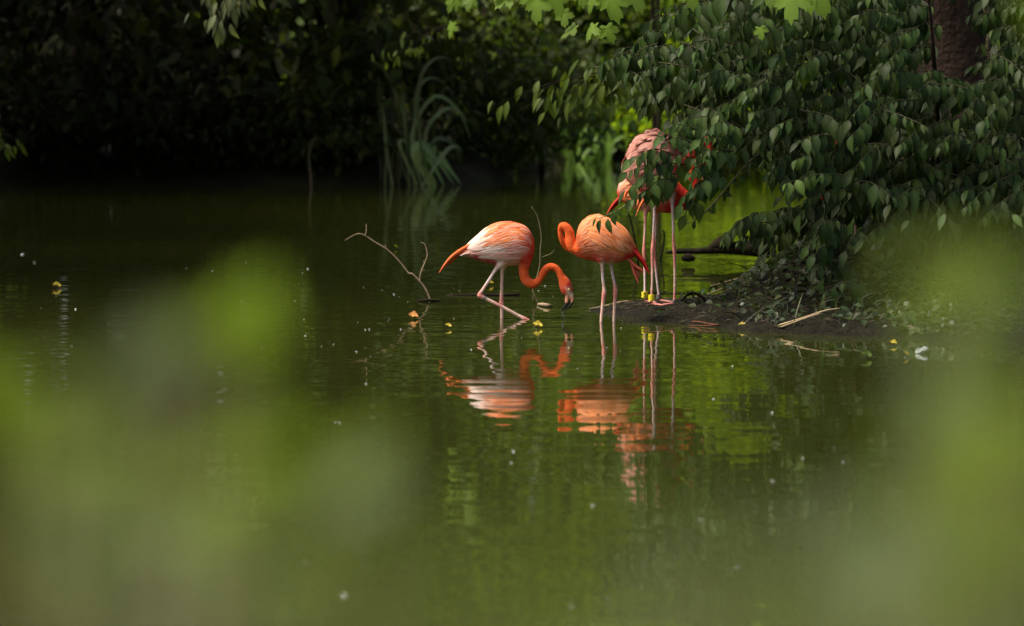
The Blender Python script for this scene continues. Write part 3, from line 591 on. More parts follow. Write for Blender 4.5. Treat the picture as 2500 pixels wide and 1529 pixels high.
def eye(bd, u, v, lat, r=11):
    for sgn in (-1, 1):
        bm = bmesh.new(); bmesh.ops.create_uvsphere(bm, u_segments=12, v_segments=8, radius=r/bd.S)
        for vv in bm.verts: vv.co = Vector(bd.m(u, v, sgn*lat))+vv.co
        me = bpy.data.meshes.new('eye'); bm.to_mesh(me); bm.free(); set_col(me, [(.75, .62, .25)]*len(me.vertices)); e = put('eye', me, M['horn'], bd.root)
        bm = bmesh.new(); bmesh.ops.create_uvsphere(bm, u_segments=10, v_segments=6, radius=r*.5/bd.S)
        for vv in bm.verts: vv.co = Vector(bd.m(u, v, sgn*(lat+r*.62)))+vv.co
        me = bpy.data.meshes.new('pupil'); bm.to_mesh(me); bm.free(); put('pupil', me, M['ink'], e)
eye(b1, 1546, 1005, 44)
b1.band(622, 1088, 648, 1102, 24, -62, 'band_grey')

# ---------- 2: standing bird, neck folded, head tucked
b2 = Bird('orange flamingo standing in the water with its neck folded back', (1330+680/4.4325, 480+1362/4.4325), (680, 1362), 23.02, None)
body_r = [(1030, 615, 985, 650, 24), (965, 490, 870, 690, 105), (895, 368, 770, 722, 158), (795, 285, 685, 730, 185), (685, 225, 605, 722, 197), (565, 200, 535, 700, 192), (455, 233, 478, 688, 176), (382, 310, 430, 680, 152), (352, 400, 385, 668, 118), (340, 470, 335, 640, 92), (325, 500, 288, 606, 70)]
V, F, q2 = b2.loft(body_r); b2.solid(V, F)
b2.solid(*b2.tube([(350, 560, 80, 0), (305, 545, 68, -4), (280, 490, 60, -10), (272, 430, 53, -10), (258, 370, 50, -12), (222, 325, 46, -10), (186, 322, 41, 4), (168, 362, 29, 14), (172, 420, 28, 20), (198, 485, 36, 40), (226, 530, 40, 66), (262, 560, 40, 70), (300, 560, 34, 80)], 14))
b2.solid(*b2.tube([(610, 670, 70, -62), (618, 735, 24, -62), (624, 860, 18, -62), (638, 985, 19, -62), (642, 1040, 28, -62), (634, 1100, 23, -62), (622, 1200, 18, -62), (607, 1362, 17, -62), (590, 1700, 17, -62), (590, 1740, 20, -62)]))
b2.solid(*b2.tube([(700, 670, 75, 60), (716, 740, 23, 60), (738, 860, 17, 60), (760, 970, 20, 60), (767, 1025, 27, 60), (763, 1085, 22, 60), (756, 1200, 18, 60), (750, 1362, 17, 60), (745, 1700, 17, 60), (745, 1740, 20, 60)]))
b2.foot(590, 1750, -62, -1); b2.foot(745, 1750, 60, -1)
b2.seeds = [(200, 300, ORG), (170, 380, ORG), (200, 500, ORG), (270, 400, ORG), (300, 500, ORG), (320, 580, ORG), (380, 640, (.76, .12, .05)), (480, 660, (.72, .10, .05)), (560, 690, (.68, .08, .05)), (380, 400, PCH), (400, 300, PCH), (480, 250, ORW), (560, 230, ORW), (650, 260, ORW), (560, 340, PCH), (450, 400, PCH), (500, 480, (.80, .27, .12)), (600, 450, PCH),
            (600, 560, (.78, .24, .12)), (700, 400, PCH), (760, 340, ORW), (700, 520, PCH), (800, 450, (.80, .28, .12)), (860, 420, PCH), (820, 580, PCH), (900, 560, PCH), (940, 500, (.78, .18, .08)), (980, 590, RED), (900, 650, RED), (1020, 630, RED), (680, 660, (.70, .12, .07)), (780, 690, (.70, .14, .10)), (450, 580, (.80, .22, .09)),
            (618, 740, LEG), (624, 860, PLW), (638, 985, LEG), (642, 1040, JNT), (636, 1090, JNT), (622, 1200, LEG), (607, 1362, LEG), (600, 1600, LEG), (716, 745, PLW), (738, 860, PLW), (765, 1025, JNT), (763, 1070, JNT), (756, 1200, LEG), (750, 1362, LEG), (745, 1600, LEG)]
b2.body()
b2.plumage(q2, 130, .28, .62, .1, 1.45, .20, .48, .0068, .0045, 15, [ORW, (.84, .42, .22), (.80, .18, .05)], .4)
b2.plumage(q2, 100, .42, .90, .7, 2.2, .12, .05, .008, .002, 16, [PCH, ORW], .4)
b2.plumage(q2, 50, .55, .86, .0, .7, .10, .05, .008, .006, 17, [PCH, ORW], .3)
for i in range(9):
    k = i/8; V, F, C = b2.feather([(930-30*k, 560+30*k), (985-15*k, 600+22*k), (1040-20*k, 660+14*k), (1085-25*k, 720+6*k), (1133-45*k, 835-40*k)], 22-6*k, (.62, .03, .02), (.50, .015, .015), .003, -70+17*i, -10, .3)
    put('flight_feather', mesh('flight_feather', V, F, C), M['vane'], b2.root)
for i, (tu, tv) in enumerate([(1055, 830), (1008, 945), (1018, 880), (975, 860), (1035, 845), (960, 790)]):
    V, F, C = b2.feather([(880, 660+4*i), (925, 690), ((925+tu)/2, (690+tv)/2-6), (tu-4, tv-40), (tu, tv)], 20-1.5*i, (.66, .13, .09), (.74, .16, .09), .003, -45+17*i, 0, .35)
    put('tail_feather', mesh('tail_feather', V, F, C), M['vane'], b2.root)
V, F, _ = b2.loft([(300, 530, 320, 590, 30, 84), (345, 545, 345, 590, 24, 90), (385, 565, 380, 592, 16, 96), (405, 590, 398, 600, 5, 98)], 4, 12); b2.part('bill', V, F, 'horn', [(320, 560, BIL), (350, 565, BIL), (385, 580, BLK), (405, 600, BLK)])

# ---------- 3: fluffed pale bird on the spit, half behind the leaves
OX, OY = 1440, 290
def c3(sx, sy): return ((sx-OX)*4.4325, (sy-OY)*4.4325)
b3 = Bird('pale pink flamingo fluffing its feathers on the mud spit behind the twigs', (1615, 742), c3(1615, 742), 23.46, None)
body_r = [(335, 560, 372, 640, 40), (415, 405, 475, 745, 120), (500, 265, 600, 825, 172), (620, 185, 700, 878, 200), (745, 168, 795, 872, 200), (865, 218, 865, 805, 180), (945, 305, 925, 725, 150), (990, 400, 968, 640, 110), (1030, 430, 1000, 560, 74)]
V, F, q3 = b3.loft(body_r); b3.solid(V, F)
b3.solid(*b3.tube([(990, 500, 85, 0), (1050, 440, 60, 0), (1110, 385, 52, 0), (1165, 320, 48, 0), (1210, 250, 45, 0), (1260, 235, 43, -20), (1285, 290, 42, -40), (1270, 370, 46, -50), (1230, 415, 40, -55)], 14))
def leg(bd, pts, lat, r=15, jr=23):
    q = [c3(*p) for p in pts]; rs = [62, 24, r, r+1, jr, r+4, r, r, r+2]
    bd.solid(*bd.tube([(a[0], a[1], rr_, lat) for a, rr_ in zip(q, rs)]))
leg(b3, [(1600, 470), (1597, 492), (1596, 530), (1594, 580), (1593, 604), (1592, 625), (1592, 680), (1590, 725), (1590, 739)], -70)
leg(b3, [(1640, 470), (1641, 492), (1643, 540), (1644, 580), (1646, 606), (1647, 625), (1648, 680), (1647, 725), (1646, 740)], 40)
u, v = c3(1590, 742); b3.foot(u, v+6, -70, 1, 140); u, v = c3(1646, 743); b3.foot(u, v+6, 40, -1, 150)
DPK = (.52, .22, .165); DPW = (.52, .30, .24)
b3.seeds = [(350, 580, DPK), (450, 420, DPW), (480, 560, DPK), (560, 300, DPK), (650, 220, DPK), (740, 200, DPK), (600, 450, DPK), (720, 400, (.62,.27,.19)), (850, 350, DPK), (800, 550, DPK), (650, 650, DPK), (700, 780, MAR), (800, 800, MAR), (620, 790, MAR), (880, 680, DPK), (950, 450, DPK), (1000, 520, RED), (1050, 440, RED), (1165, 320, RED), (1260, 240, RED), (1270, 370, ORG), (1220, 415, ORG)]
for sx in (1597, 1641): b3.seeds += [(*c3(sx, 492), PLW), (*c3(sx, 540), PLW), (*c3(sx, 604), JNT), (*c3(sx, 625), JNT), (*c3(sx, 680), LEG), (*c3(sx, 742), JNT)]
b3.body()
b3.plumage(q3, 70, .25, .80, .0, 1.6, .20, .18, .017, .034, 25, [DPK, DPW], .15)
b3.plumage(q3, 60, .35, .85, 1.2, 2.4, .14, .05, .010, .008, 26, [DPK, (.58, .22, .18)], .1)
for i, pts in enumerate([[(620, 820), (580, 880), (545, 930), (490, 1055)], [(560, 800), (540, 850), (520, 900), (500, 960)], [(500, 780), (460, 850), (430, 900), (412, 985)], [(640, 800), (620, 850), (600, 880), (560, 940)], [(440, 760), (400, 790), (380, 830), (370, 880)],
                         [(700, 215), (660, 170), (690, 150), (735, 152)], [(640, 230), (590, 185), (620, 172), (680, 180)], [(600, 260), (530, 215), (520, 225), (515, 245)], [(540, 320), (460, 290), (445, 310), (448, 335)], [(480, 420), (425, 380), (412, 410), (408, 446)], [(440, 520), (385, 500), (360, 525), (342, 555)]]):
    org = i < 5
    V, F, C = b3.feather(pts, 17 if org else 28, ORG if org else DPK, (.80, .25, .08) if org else DPW, .003, -120+20*i if org else -60+12*i, 0, .3); put('flight_feather' if org else 'ruffled_feather', mesh('feather', V, F, C), M['vane'], b3.root)
V, F, _ = b3.loft([(1250, 385, 1215, 440, 28, -56), (1225, 380, 1195, 430, 24, -60), (1190, 400, 1175, 430, 16, -62), (1165, 440, 1160, 450, 5, -62)], 4, 12); b3.part('bill', V, F, 'horn', [(1230, 400, CRM), (1205, 410, BIL), (1175, 430, BLK), (1160, 445, BLK)])
u0, v0 = c3(1590, 719); u1, v1 = c3(1590, 733); b3.band(u0, v0, u1, v1, 34, -70, 'band_yellow')
u0, v0 = c3(1646, 733); u1, v1 = c3(1646, 739); b3.band(u0, v0, u1, v1, 28, 40, 'band_grey')

# ---------- 4: red-tailed bird right behind it
b4 = Bird('flamingo with long red tail standing behind the fluffed one on the spit', (1592, 735), c3(1592, 735), 23.80, None)
body_r = [(290, 800, 330, 890, 40), (322, 690, 400, 935, 112), (430, 615, 520, 990, 160), (600, 575, 680, 1014, 182), (780, 590, 830, 1020, 176), (900, 640, 925, 1032, 145), (1000, 730, 985, 1036, 105), (1075, 800, 1040, 960, 76)]
V, F, q4 = b4.loft(body_r); b4.solid(V, F)
b4.solid(*b4.tube([(1010, 900, 100, 0), (1075, 880, 74, 0), (1135, 840, 60, 0), (1168, 770, 53, 0), (1150, 690, 49, 0), (1098, 620, 46, 0), (1100, 540, 43, 0), (1150, 490, 42, 0), (1205, 500, 44, 0), (1235, 560, 46, 0), (1240, 610, 40, 0)], 14))
leg(b4, [(1578, 500), (1575, 521), (1574, 560), (1572, 595), (1572, 613), (1573, 632), (1574, 680), (1574, 715), (1575, 732)], -60)
leg(b4, [(1606, 500), (1604, 521), (1601, 560), (1599, 600), (1598, 622), (1600, 640), (1604, 680), (1608, 715), (1610, 732)], 60)
u, v = c3(1575, 736); b4.foot(u, v+4, -60, 1, 130); u, v = c3(1610, 736); b4.foot(u, v+4, 60, 1, 160)
b4.seeds = [(300, 840, RED), (350, 720, PNK), (400, 830, PCH), (480, 700, PCH), (550, 900, PNK), (620, 980, PNK), (700, 700, PCH), (750, 980, (.72, .16, .11)), (850, 990, RED), (950, 1000, RED), (900, 800, RED), (1030, 900, RED), (1150, 800, RED), (1120, 650, RED), (1070, 600, ORG), (1150, 490, RED), (1240, 580, ORG)]
for sx, k in ((1575, 0), (1603, 1)): b4.seeds += [(*c3(sx, 524), PNK), (*c3(sx, 560), LEG), (*c3(sx, 615), JNT), (*c3(sx, 630), JNT), (*c3(sx+k*3, 680), PLW), (*c3(sx+k*5, 712), PLW), (*c3(sx+k*6, 738), JNT)]
b4.body()
b4.plumage(q4, 80, .2, .8, .2, 2.0, .16, .2, .009, .006, 35, [PCH, PNK], .4)
for i in range(7):
    k = i/6; V, F, C = b4.feather([(400, 800+12*i), (330-8*k, 850+8*i), (275, 905+6*i), (225+10*k, 965+2*i), (178+36*k, 1035-10*i)], 24-6*k, RED, (.62, .05, .03), .003, -60+18*i, -10, .3); put('tail_feather', mesh('tail_feather', V, F, C), M['vane'], b4.root)
V, F, _ = b4.loft([(1265, 600, 1215, 610, 30), (1262, 640, 1210, 650, 26), (1240, 690, 1200, 680, 16), (1205, 705, 1195, 698, 4)], 4, 12); b4.part('bill', V, F, 'horn', [(1240, 610, CRM), (1238, 645, BIL), (1220, 685, BLK), (1200, 702, BLK)])
u0, v0 = c3(1574, 712); u1, v1 = c3(1574, 726); rb = b4.band(u0, v0, u1, v1, 36, -60, 'band_yellow')
# the black figure on the ring (reads 3)
cx, cyv = c3(1573, 719); gl = []
for a in np.linspace(-200, 80, 14): gl.append((cx+9*math.cos(R(a)), cyv-14-11*math.sin(R(-a))))
for a in np.linspace(-80, 200, 14): gl.append((cx+10*math.cos(R(a)), cyv+10-13*math.sin(R(-a))))
pts3 = []
for (gu, gv) in gl:
    ll = math.sqrt(max(1, 36.6**2-(gu-cx-4.4)**2)); pts3.append(Vector(b4.m(gu, gv, -60-ll)))
V, F = tube(pts3, [3.4/b4.S]*len(pts3), 5, 1); put('digit', mesh('digit', V, F), M['ink'], rb)
u0, v0 = c3(1608, 720); u1, v1 = c3(1609, 730); b4.band(u0, v0, u1, v1, 30, 60, 'band_grey')

# ---------- 5: bird hidden deep in the shrub
b5 = Bird('deep red flamingo almost hidden inside the leafy shrub', (2075, 700), c3(2075, 700), 24.9, None)
def o5(sx, sy): return c3(sx, sy)
cu, cv = c3(2085, 345)
def e5(du, dv): return (cu+du, cv+dv)
body_r = [(*e5(400, 30), *e5(370, 80), 20), (*e5(320, -90), *e5(290, 150), 90), (*e5(180, -190), *e5(160, 200), 160), (*e5(0, -225), *e5(0, 215), 190), (*e5(-170, -180), *e5(-150, 205), 175), (*e5(-290, -70), *e5(-230, 190), 130), (*e5(-330, 40), *e5(-260, 170), 85)]
V, F, q5 = b5.loft(body_r); b5.solid(V, F)
b5.solid(*b5.tube([(*e5(-250, 90), 90, 0), (*c3(2006, 378), 62, 0), (*c3(1992, 420), 52, 0), (*c3(2003, 465), 46, 0), (*c3(2010, 500), 44, 0), (*c3(1998, 530), 48, 0), (*c3(1985, 552), 44, 0), (*c3(1981, 566), 30, 0)], 14))
for lat, sx in ((-60, 2065), (60, 2090)):
    q = [c3(sx, a) for a in (375, 398, 440, 490, 510, 530, 600, 660, 700)]; b5.solid(*b5.tube([(a[0], a[1], rr_, lat) for a, rr_ in zip(q, [62, 24, 17, 18, 26, 21, 17, 17, 19])])); b5.foot(*c3(sx, 703), lat, -1)
b5.seeds = [(*e5(-200, 0), (.68, .05, .05)), (*e5(0, 0), (.70, .08, .07)), (*e5(200, 0), (.7, .12, .1)), (*e5(-300, 100), RED), (*c3(1995, 430), RED), (*c3(2005, 500), RED), (*c3(1985, 550), RED), (*c3(1976, 566), CRM, 2), (*c3(2075, 450), LEG), (*c3(2075, 600), LEG)]
b5.body()
b5.plumage(q5, 70, .2, .9, .1, 2.0, .15, .2, .009, .006, 45, [RED, (.7, .12, .1)], .1)
V, F, _ = b5.loft([(*c3(1988, 570), *c3(1973, 562), 30), (*c3(1982, 580), *c3(1968, 570), 24), (*c3(1974, 588), *c3(1964, 580), 14), (*c3(1964, 592), *c3(1962, 588), 4)], 4, 12); b5.part('bill', V, F, 'horn', [(*c3(1984, 566), CRM), (*c3(1976, 573), CRM), (*c3(1970, 584), BLK), (*c3(1963, 590), BLK)])

# ================================================================== THE LEAFY SHRUB on the right bank
SH = Vector((2.35, 24.9, 0.10)); shrub = empty('leafy_shrub', SH, 'large dark green shrub with drooping pointed leaves overhanging the bank', 'shrub')
L_front = []; twB = Bag()
def spray(p0, p1, n, size, sag=.04, out=L_front, rtw=.0035, start=.12, down=1.0):
    """a twig from p0 to tip p1, leaves hanging in two rows"""
    p0 = Vector(p0); p1 = Vector(p1); mid = p0.lerp(p1, .5)+Vector((0, 0, sag)); q = catmull([p0, mid, p1], 10); twB.add(*tube([p0, mid, p1], [rtw, rtw*.7, rtw*.3], 4, 3))
    d = (p1-p0).normalized(); lat = d.cross(Vector((0, 0, 1))); lat.normalize()
    for i in range(n):
        u = start+(1-start)*(i+.3*random.random())/n; p = Vector(q[min(len(q)-1, int(u*(len(q)-1)))]); s = 1 if i % 2 else -1
        pitch = random.uniform(.6, 1.35)*down; ax = d*random.uniform(.2, .75)+lat*s*random.uniform(.2, .75)+Vector((random.uniform(-.28, .28), random.uniform(-.2, .1), -pitch))
        if i >= n-1: ax = d*1.0+Vector((0, 0, -.7))
        nm = Vector((-.2+random.uniform(-.5, .5), -.65+random.uniform(-.45, .35), .75))+lat*s*.4
        out.append((p, ax, nm, size*random.uniform(.6, 1.42)*(0.75+0.25*math.sin(math.pi*min(1, u+.15)))))
def spx(a, b_, Ya, Yb, n, size=.10, sag=.035, **k): spray(P(*a, Ya), P(*b_, Yb), n, size, sag, **k)
# twigs over the birds
spx((1745, 330), (1608, 335), 22.9, 22.6, 11, .098); spx((1780, 300), (1650, 300), 22.9, 22.7, 9, .098); spx((1705, 318), (1612, 322), 22.75, 22.6, 7, .098)
spx((1690, 386), (1534, 392), 22.75, 22.55, 11, .098); spx((1672, 402), (1520, 425), 22.75, 22.5, 11, .098); spx((1650, 425), (1518, 470), 22.75, 22.5, 10, .098); spx((1640, 400), (1560, 440), 22.7, 22.5, 7, .098)
spx((1720, 440), (1660, 505), 22.75, 22.6, 7, .098); spx((1745, 430), (1690, 515), 22.8, 22.7, 7, .098); spx((1760, 395), (1690, 440), 22.8, 22.65, 8, .098); spx((1790, 370), (1700, 395), 22.8, 22.6, 9, .098); spx((1730, 365), (1660, 350), 22.8, 22.65, 7, .098)
spx((1770, 350), (1740, 420), 22.8, 22.7, 7, .098); spx((1700, 490), (1668, 535), 22.8, 22.75, 5, .098)
for a_, b2_ in [((1790, 335), (1700, 345)), ((1780, 372), (1690, 392)), ((1760, 405), (1680, 425)), ((1770, 430), (1690, 470)), ((1800, 310), (1720, 318)), ((1740, 450), (1665, 490))]: spx(a_, b2_, 22.75, 22.55, 11, .095)
for a_, b2_ in [((1640, 375), (1545, 385)), ((1650, 440), (1570, 470)), ((1690, 350), (1620, 352)), ((1620, 470), (1540, 490))]: spx(a_, b2_, 22.7, 22.5, 9, .092)
# thin shoot dipping to the back of the standing bird
sh_pts = [P(1612, 452, 22.72), P(1570, 478, 22.68), P(1530, 500, 22.65), P(1500, 518, 22.62), P(1462, 534, 22.6)]
V, F = tube(sh_pts, [.0045, .004, .0035, .003, .002], 5, 3); put('shoot', mesh('shoot', [v-SH for v in V], F), M['stem'], shrub)
for (px, py, ax, ay, sz) in [(1466, 536, -.35, -1, .070), (1484, 534, .05, -1, .078), (1492, 522, .35, -1, .066), (1498, 512, .2, -1, .055), (1506, 510, .5, -.9, .05), (1455, 532, -.5, -1, .05)]:
    L_front.append((P(px, py, 22.6), Vector((ax, -.25, ay)), Vector((-.6, -.55, .75)), sz*1.15))
# long bare branch with small scattered leaves
br = [P(1900, 345, 23.0), P(1835, 390, 22.95), P(1790, 440, 22.9), P(1735, 505, 22.9), P(1690, 540, 22.9), P(1665, 552, 22.9)]
twB.add(*tube(br, [.006, .005, .0045, .004, .003, .002], 5, 3))
for i in range(22):
    k = random.uniform(0, 4.3); a = br[int(k)].lerp(br[int(k)+1], k % 1); s = random.choice((-1, 1)); L_front.append((a+Vector((0, 0, -.01)), Vector((.3*s, -.1, random.uniform(-1, .15))), Vector((.3*s, -.9, .3)), random.uniform(.03, .06)))
# clusters low on the right
for (a, b_, n) in [((1880, 545), (1775, 570), 11), ((1850, 520), (1760, 590), 9), ((1900, 575), (1800, 590), 9), ((2090, 432), (1915, 450), 16), ((2060, 455), (1905, 480), 14), ((2110, 470), (1960, 490), 13), ((2180, 470), (2040, 505), 12),
                   ((2050, 560), (1965, 610), 8), ((2070, 590), (1980, 630), 8), ((2040, 640), (1985, 668), 6), ((2110, 560), (2060, 620), 7), ((2090, 650), (1985, 705), 9), ((2110, 690), (2010, 720), 7), ((2200, 545), (2100, 590), 8), ((2230, 500), (2150, 575), 8),
                   ((1960, 300), (1850, 345), 11), ((1900, 330), (1830, 400), 9), ((2000, 385), (1880, 395), 10), ((1950, 400), (1870, 430), 8), ((2060, 340), (1940, 350), 10), ((2050, 400), (1950, 440), 12), ((2040, 500), (1950, 530), 11), ((1990, 500), (1900, 540), 9), ((2080, 300), (1990, 310), 9), ((1940, 260), (1830, 300), 11), ((2060, 545), (1990, 560), 8)]:
    Ya = 23.0+random.uniform(-.2, .2); spx(a, b_, Ya, Ya-random.uniform(.1, .3), int(n*1.15), .102)
# the body of the shrub: overlapping drooping sprays, nearer and farther
poly = [(1500, 150), (1560, 90), (1640, 40), (1760, -30), (2100, -60), (2560, -60), (2560, 560), (2300, 590), (2160, 560), (2030, 480), (1900, 420), (1850, 350), (1800, 330), (1700, 320), (1620, 280), (1550, 260)]
def inpoly(x, y, pl):
    r_ = False
    for i in range(len(pl)):
        (x1, y1), (x2, y2) = pl[i], pl[(i+1) % len(pl)]
        if (y1 > y) != (y2 > y) and x < (x2-x1)*(y-y1)/(y2-y1)+x1: r_ = not r_
    return r_
cnt = 0
while cnt < 310:
    x = random.uniform(1480, 2560); y = random.uniform(-60, 600)
    if not inpoly(x, y, poly): continue
    if 1985 < x < 2050 and 300 < y < 390: continue
    if 2200 < x < 2450 and y < 190: continue
    Ya = 22.75+random.uniform(0, 1.0)+.25*abs(x-1950)/500; ln = random.uniform(60, 150); a = random.uniform(-.2, .75); sg = 1 if random.random() < .78 else -1
    spx((x+ln*.5*sg, y-ln*.3*a-12), (x-ln*.5*sg, y+ln*a*.7), Ya+random.uniform(.05, .35), Ya-random.uniform(.05, .3), random.randint(10, 16), random.uniform(.088, .118), random.uniform(.01, .06)); cnt += 1
L_back = []; cnt = 0
while cnt < 330:
    x = random.uniform(1560, 2620); y = random.uniform(-160, 640)
    if not inpoly(x-40, y*.94, poly) and not (x > 1900 and y > 420 and y < 640): continue
    if 2230 < x < 2430 and y < 190: continue
    Ya = 23.9+random.uniform(0, 2.2); ln = random.uniform(90, 180); a = random.uniform(-.2, .6)
    if 1985 < x < 2060 and 280 < y < 400 and Ya < 24.9: Ya += 1.0
    spx((x+ln*.5, y-ln*.3*a), (x-ln*.5, y+ln*a*.7), Ya+.15, Ya-.1, random.randint(10, 16), random.uniform(.12, .15), out=L_back); cnt += 1
for i in range(130):        # crown out of sight above, which shades the lower leaves
    c = Vector((random.uniform(1.0, 4.6), random.uniform(23.0, 26.6), random.uniform(1.8, 2.8))); d = Vector((random.uniform(-1, .6), random.uniform(-.8, .5), -.3))*.4
    spray(c-d*.5, c+d*.5, 13, .115, .04, L_back)
tw = twB.build('twigs', M['shrub_twig'], shrub, SH); tw['kind'] = 'stuff'
# stems
for i, (bx, by, top) in enumerate([(2.25, 24.6, (1.7, 23.6, 1.45)), (2.45, 24.9, (2.3, 23.8, 1.9)), (2.3, 25.0, (1.5, 24.0, 1.75)), (2.6, 24.8, (3.0, 23.9, 1.8)), (2.15, 24.5, (1.9, 23.4, .75)), (2.5, 24.5, (2.4, 23.3, .9)), (1.98, 24.4, (1.55, 24.0, .9))]):
    a = Vector((bx, by, gz(bx, by)-.1)); e = Vector(top); V, F = tube([a, a.lerp(e, .4)+Vector((.05, 0, .12)), a.lerp(e, .75)+Vector((.03, 0, .1)), e], [.022, .018, .012, .005], 7, 4)
    put('stem', mesh('stem', [v-SH for v in V], F), M['bark'], shrub)
# the 300 leaves that show most are leaves of their own, the rest one mass
L_front.sort(key=lambda l: l[0].y)
order = sorted(range(len(L_front)), key=lambda i: L_front[i][0].y-.25*(L_front[i][0].x < 1.6))
single = set(order[:300]); rest = []
for i, (p, ax, nm, sz) in enumerate(L_front):
    m4 = leafM(p, ax, nm, sz)
    if i in single: put('leaf', LEAFSET['shrub_leaf'][random.randrange(4)], None, shrub, True, Matrix.Translation(-SH) @ m4)
    else: rest.append(m4)
rest += [leafM(*l) for l in L_back]
SHAPES = [ovate(9, .185+.025*k, .2+.1*k, .16+.04*k, .84) for k in range(4)]
o = scatter('foliage', SHAPES, rest, M['shrub_leaf'], shrub, SH, tintset(len(rest), .6, 1.35, .12)*np.where(rng.random((len(rest), 1)) < .03, 2.0, 1.0)); o['kind'] = 'stuff'

# ================================================================== PLANE TREE at the right with branches overhead
PT = Vector((2.95, 27.0, 0.15)); plane = empty('plane_tree', PT, 'plane tree with a thick brown trunk and bright lobed leaves hanging overhead', 'tree')
V, F = tube([(0, 0, -.4), (.0, 0, .4), (-.12, 0, 1.2), (-.32, 0, 2.2), (-.5, .1, 3.6), (-.6, .2, 6.0), (-.6, .3, 8.5)], [.46, .38, .34, .31, .27, .18, .05], 16, 4)
tk = put('trunk', mesh('trunk', V, F), M['bark'], plane)
V, F = tube([P(2395, -20, 26.2)-PT, P(2408, 20, 26.2)-PT, P(2416, 70, 26.2)-PT, P(2411, 110, 26.2)-PT, P(2416, 160, 26.2)-PT], [.020, .02, .016, .012, .006], 6, 3); put('dead_branch', mesh('dead_branch', V, F), M['twig'], plane)
for pts, rd in [([(2.45, 27.1, 3.2), (1.6, 25, 2.75), (.9, 22.8, 2.25), (.45, 21.9, 1.98), (0.05, 21.7, 1.88), (-.15, 21.6, 1.84)], [.11, .07, .04, .022, .010, .004]), ([(2.45, 27.1, 3.4), (2.2, 24.5, 2.7), (1.8, 22.8, 2.15), (1.5, 22.0, 1.93), (1.2, 21.8, 1.85)], [.1, .06, .03, .012, .004]),
                ([(2.4, 27.1, 4.2), (.5, 25.5, 4.3), (-1.2, 24.5, 4.2)], [.1, .06, .02]), ([(2.4, 27.2, 4.5), (4.0, 25, 4.8), (5.5, 23, 4.6)], [.1, .06, .02]), ([(2.4, 27.2, 5.0), (2.2, 29.5, 5.8), (1.4, 31.5, 6)], [.1, .06, .02])]:
    V, F = tube([Vector(p)-PT for p in pts], rd, 7, 4); put('branch', mesh('branch', V, F), M['bark'], plane)
for (px, py, ax, ay, sz, Yl, nm) in [(1250, -12, -1, -.55, .17, 21.6, (0, -.75, .6)), (1312, -2, -.1, -1, .20, 21.65, (-.1, -.8, .5)), (1352, -5, .45, -1, .17, 21.75, (.3, -.7, .5)), (1290, -15, .1, -1, .16, 21.9, (0, -.7, .6)), (1490, -18, .05, -1, .25, 21.7, (-.1, -.85, .4)), (1450, -4, -.4, -1, .14, 21.8, (-.4, -.6, .5)),
                                     (1935, -22, -.1, -1, .27, 21.9, (-.1, -.8, .45)), (1998, -28, .25, -1, .24, 21.85, (.2, -.8, .5)), (1972, -22, .1, -1, .2, 22.1, (.1, -.7, .6)), (1405, 62, -.75, -.7, .16, 22.3, (-.2, -.5, .8)), (1450, 58, -.3, -.5, .16, 22.5, (-.1, -.35, .9)), (1480, 62, .2, -.5, .15, 22.6, (.1, -.35, .9)),
                                     (1375, 25, .1, -1, .14, 22.3, (0, -.6, .5)), (1545, -20, .4, -1, .2, 22.1, (.2, -.8, .4)), (1690, -30, .0, -1, .2, 22.0, (.2, -.8, .4)), (1855, 66, .1, -.6, .10, 22.2, (.1, -.6, .7)), (1880, -30, 0, -1, .18, 22, (0, -.8, .5)), (1220, -40, -.4, -1, .17, 21.6, (-.2, -.8, .5)), (1420, -30, .0, -1, .18, 21.7, (0, -.8, .5))]:
    put('leaf', PL[random.randrange(5)], None, plane, True, Matrix.Translation(-PT) @ leafM(P(px, py-(6 if py < 10 else 0), Yl), Vector((ax, -.15, ay)), Vector(nm)+Vector((-.45, 0, .25)), sz*.86))
n = 6500; c_ = rng.normal(size=(n, 3)); c_ /= np.linalg.norm(c_, axis=1)[:, None]; c_ = c_*rng.uniform(.3, 1, (n, 1))**.5*np.array([3.3, 3.6, 2.3])+np.array([3.6, 26.0, 5.4]); c_[:, 2] = np.maximum(c_[:, 2], 3.0+rng.uniform(0, .5, n))
L = [leafM(Vector(p), Vector((rng.normal(), rng.normal(), -.6)), Vector((rng.normal()*.4, rng.normal()*.4, 1)), rng.uniform(.14, .24)) for p in c_]
o = scatter('crown', [lobed((1, 1, 1), .2, k) for k in range(3)], L, M['plane_leaf'], plane, PT, tintset(n, .7, 1.2)); o['kind'] = 'stuff'

# ================================================================== RIGHT BANK: ivy, twigs, stalks, stone
IV = [ovate(3, .42, .15, .2, .92, rib=1.25), ovate(3, .34, .25, .25, .92, rib=1.25)]
n = 60000; x = rng.uniform(.95, 4.2, n); y = rng.uniform(21.2, 24.9, n); d = sdf(x, y, land); mound = np.exp(-((x-1.72)/.42)**2-((y-23.6)/.5)**2)
ok = np.where((d > .03) & (rng.random(n) < .05+.13*(x > 1.25)+1.0*mound+.5*(x > 1.95)))[0][:5600]; x = x[ok]; y = y[ok]
z = mud_h(x, y); gxx = mud_h(x-.03, y)-mud_h(x+.03, y); gyy = mud_h(x, y-.03)-mud_h(x, y+.03)
L = [leafM(Vector((a, b_, c+rng.uniform(.005, .07))), Vector((rng.normal(), rng.normal(), rng.uniform(-.7, .2))), Vector((e, f, .06)).normalized()+Vector((rng.normal()*.45, -.4+rng.normal()*.45, .3)), rng.uniform(.028, .06)) for a, b_, c, e, f in zip(x, y, z, gxx, gyy)]
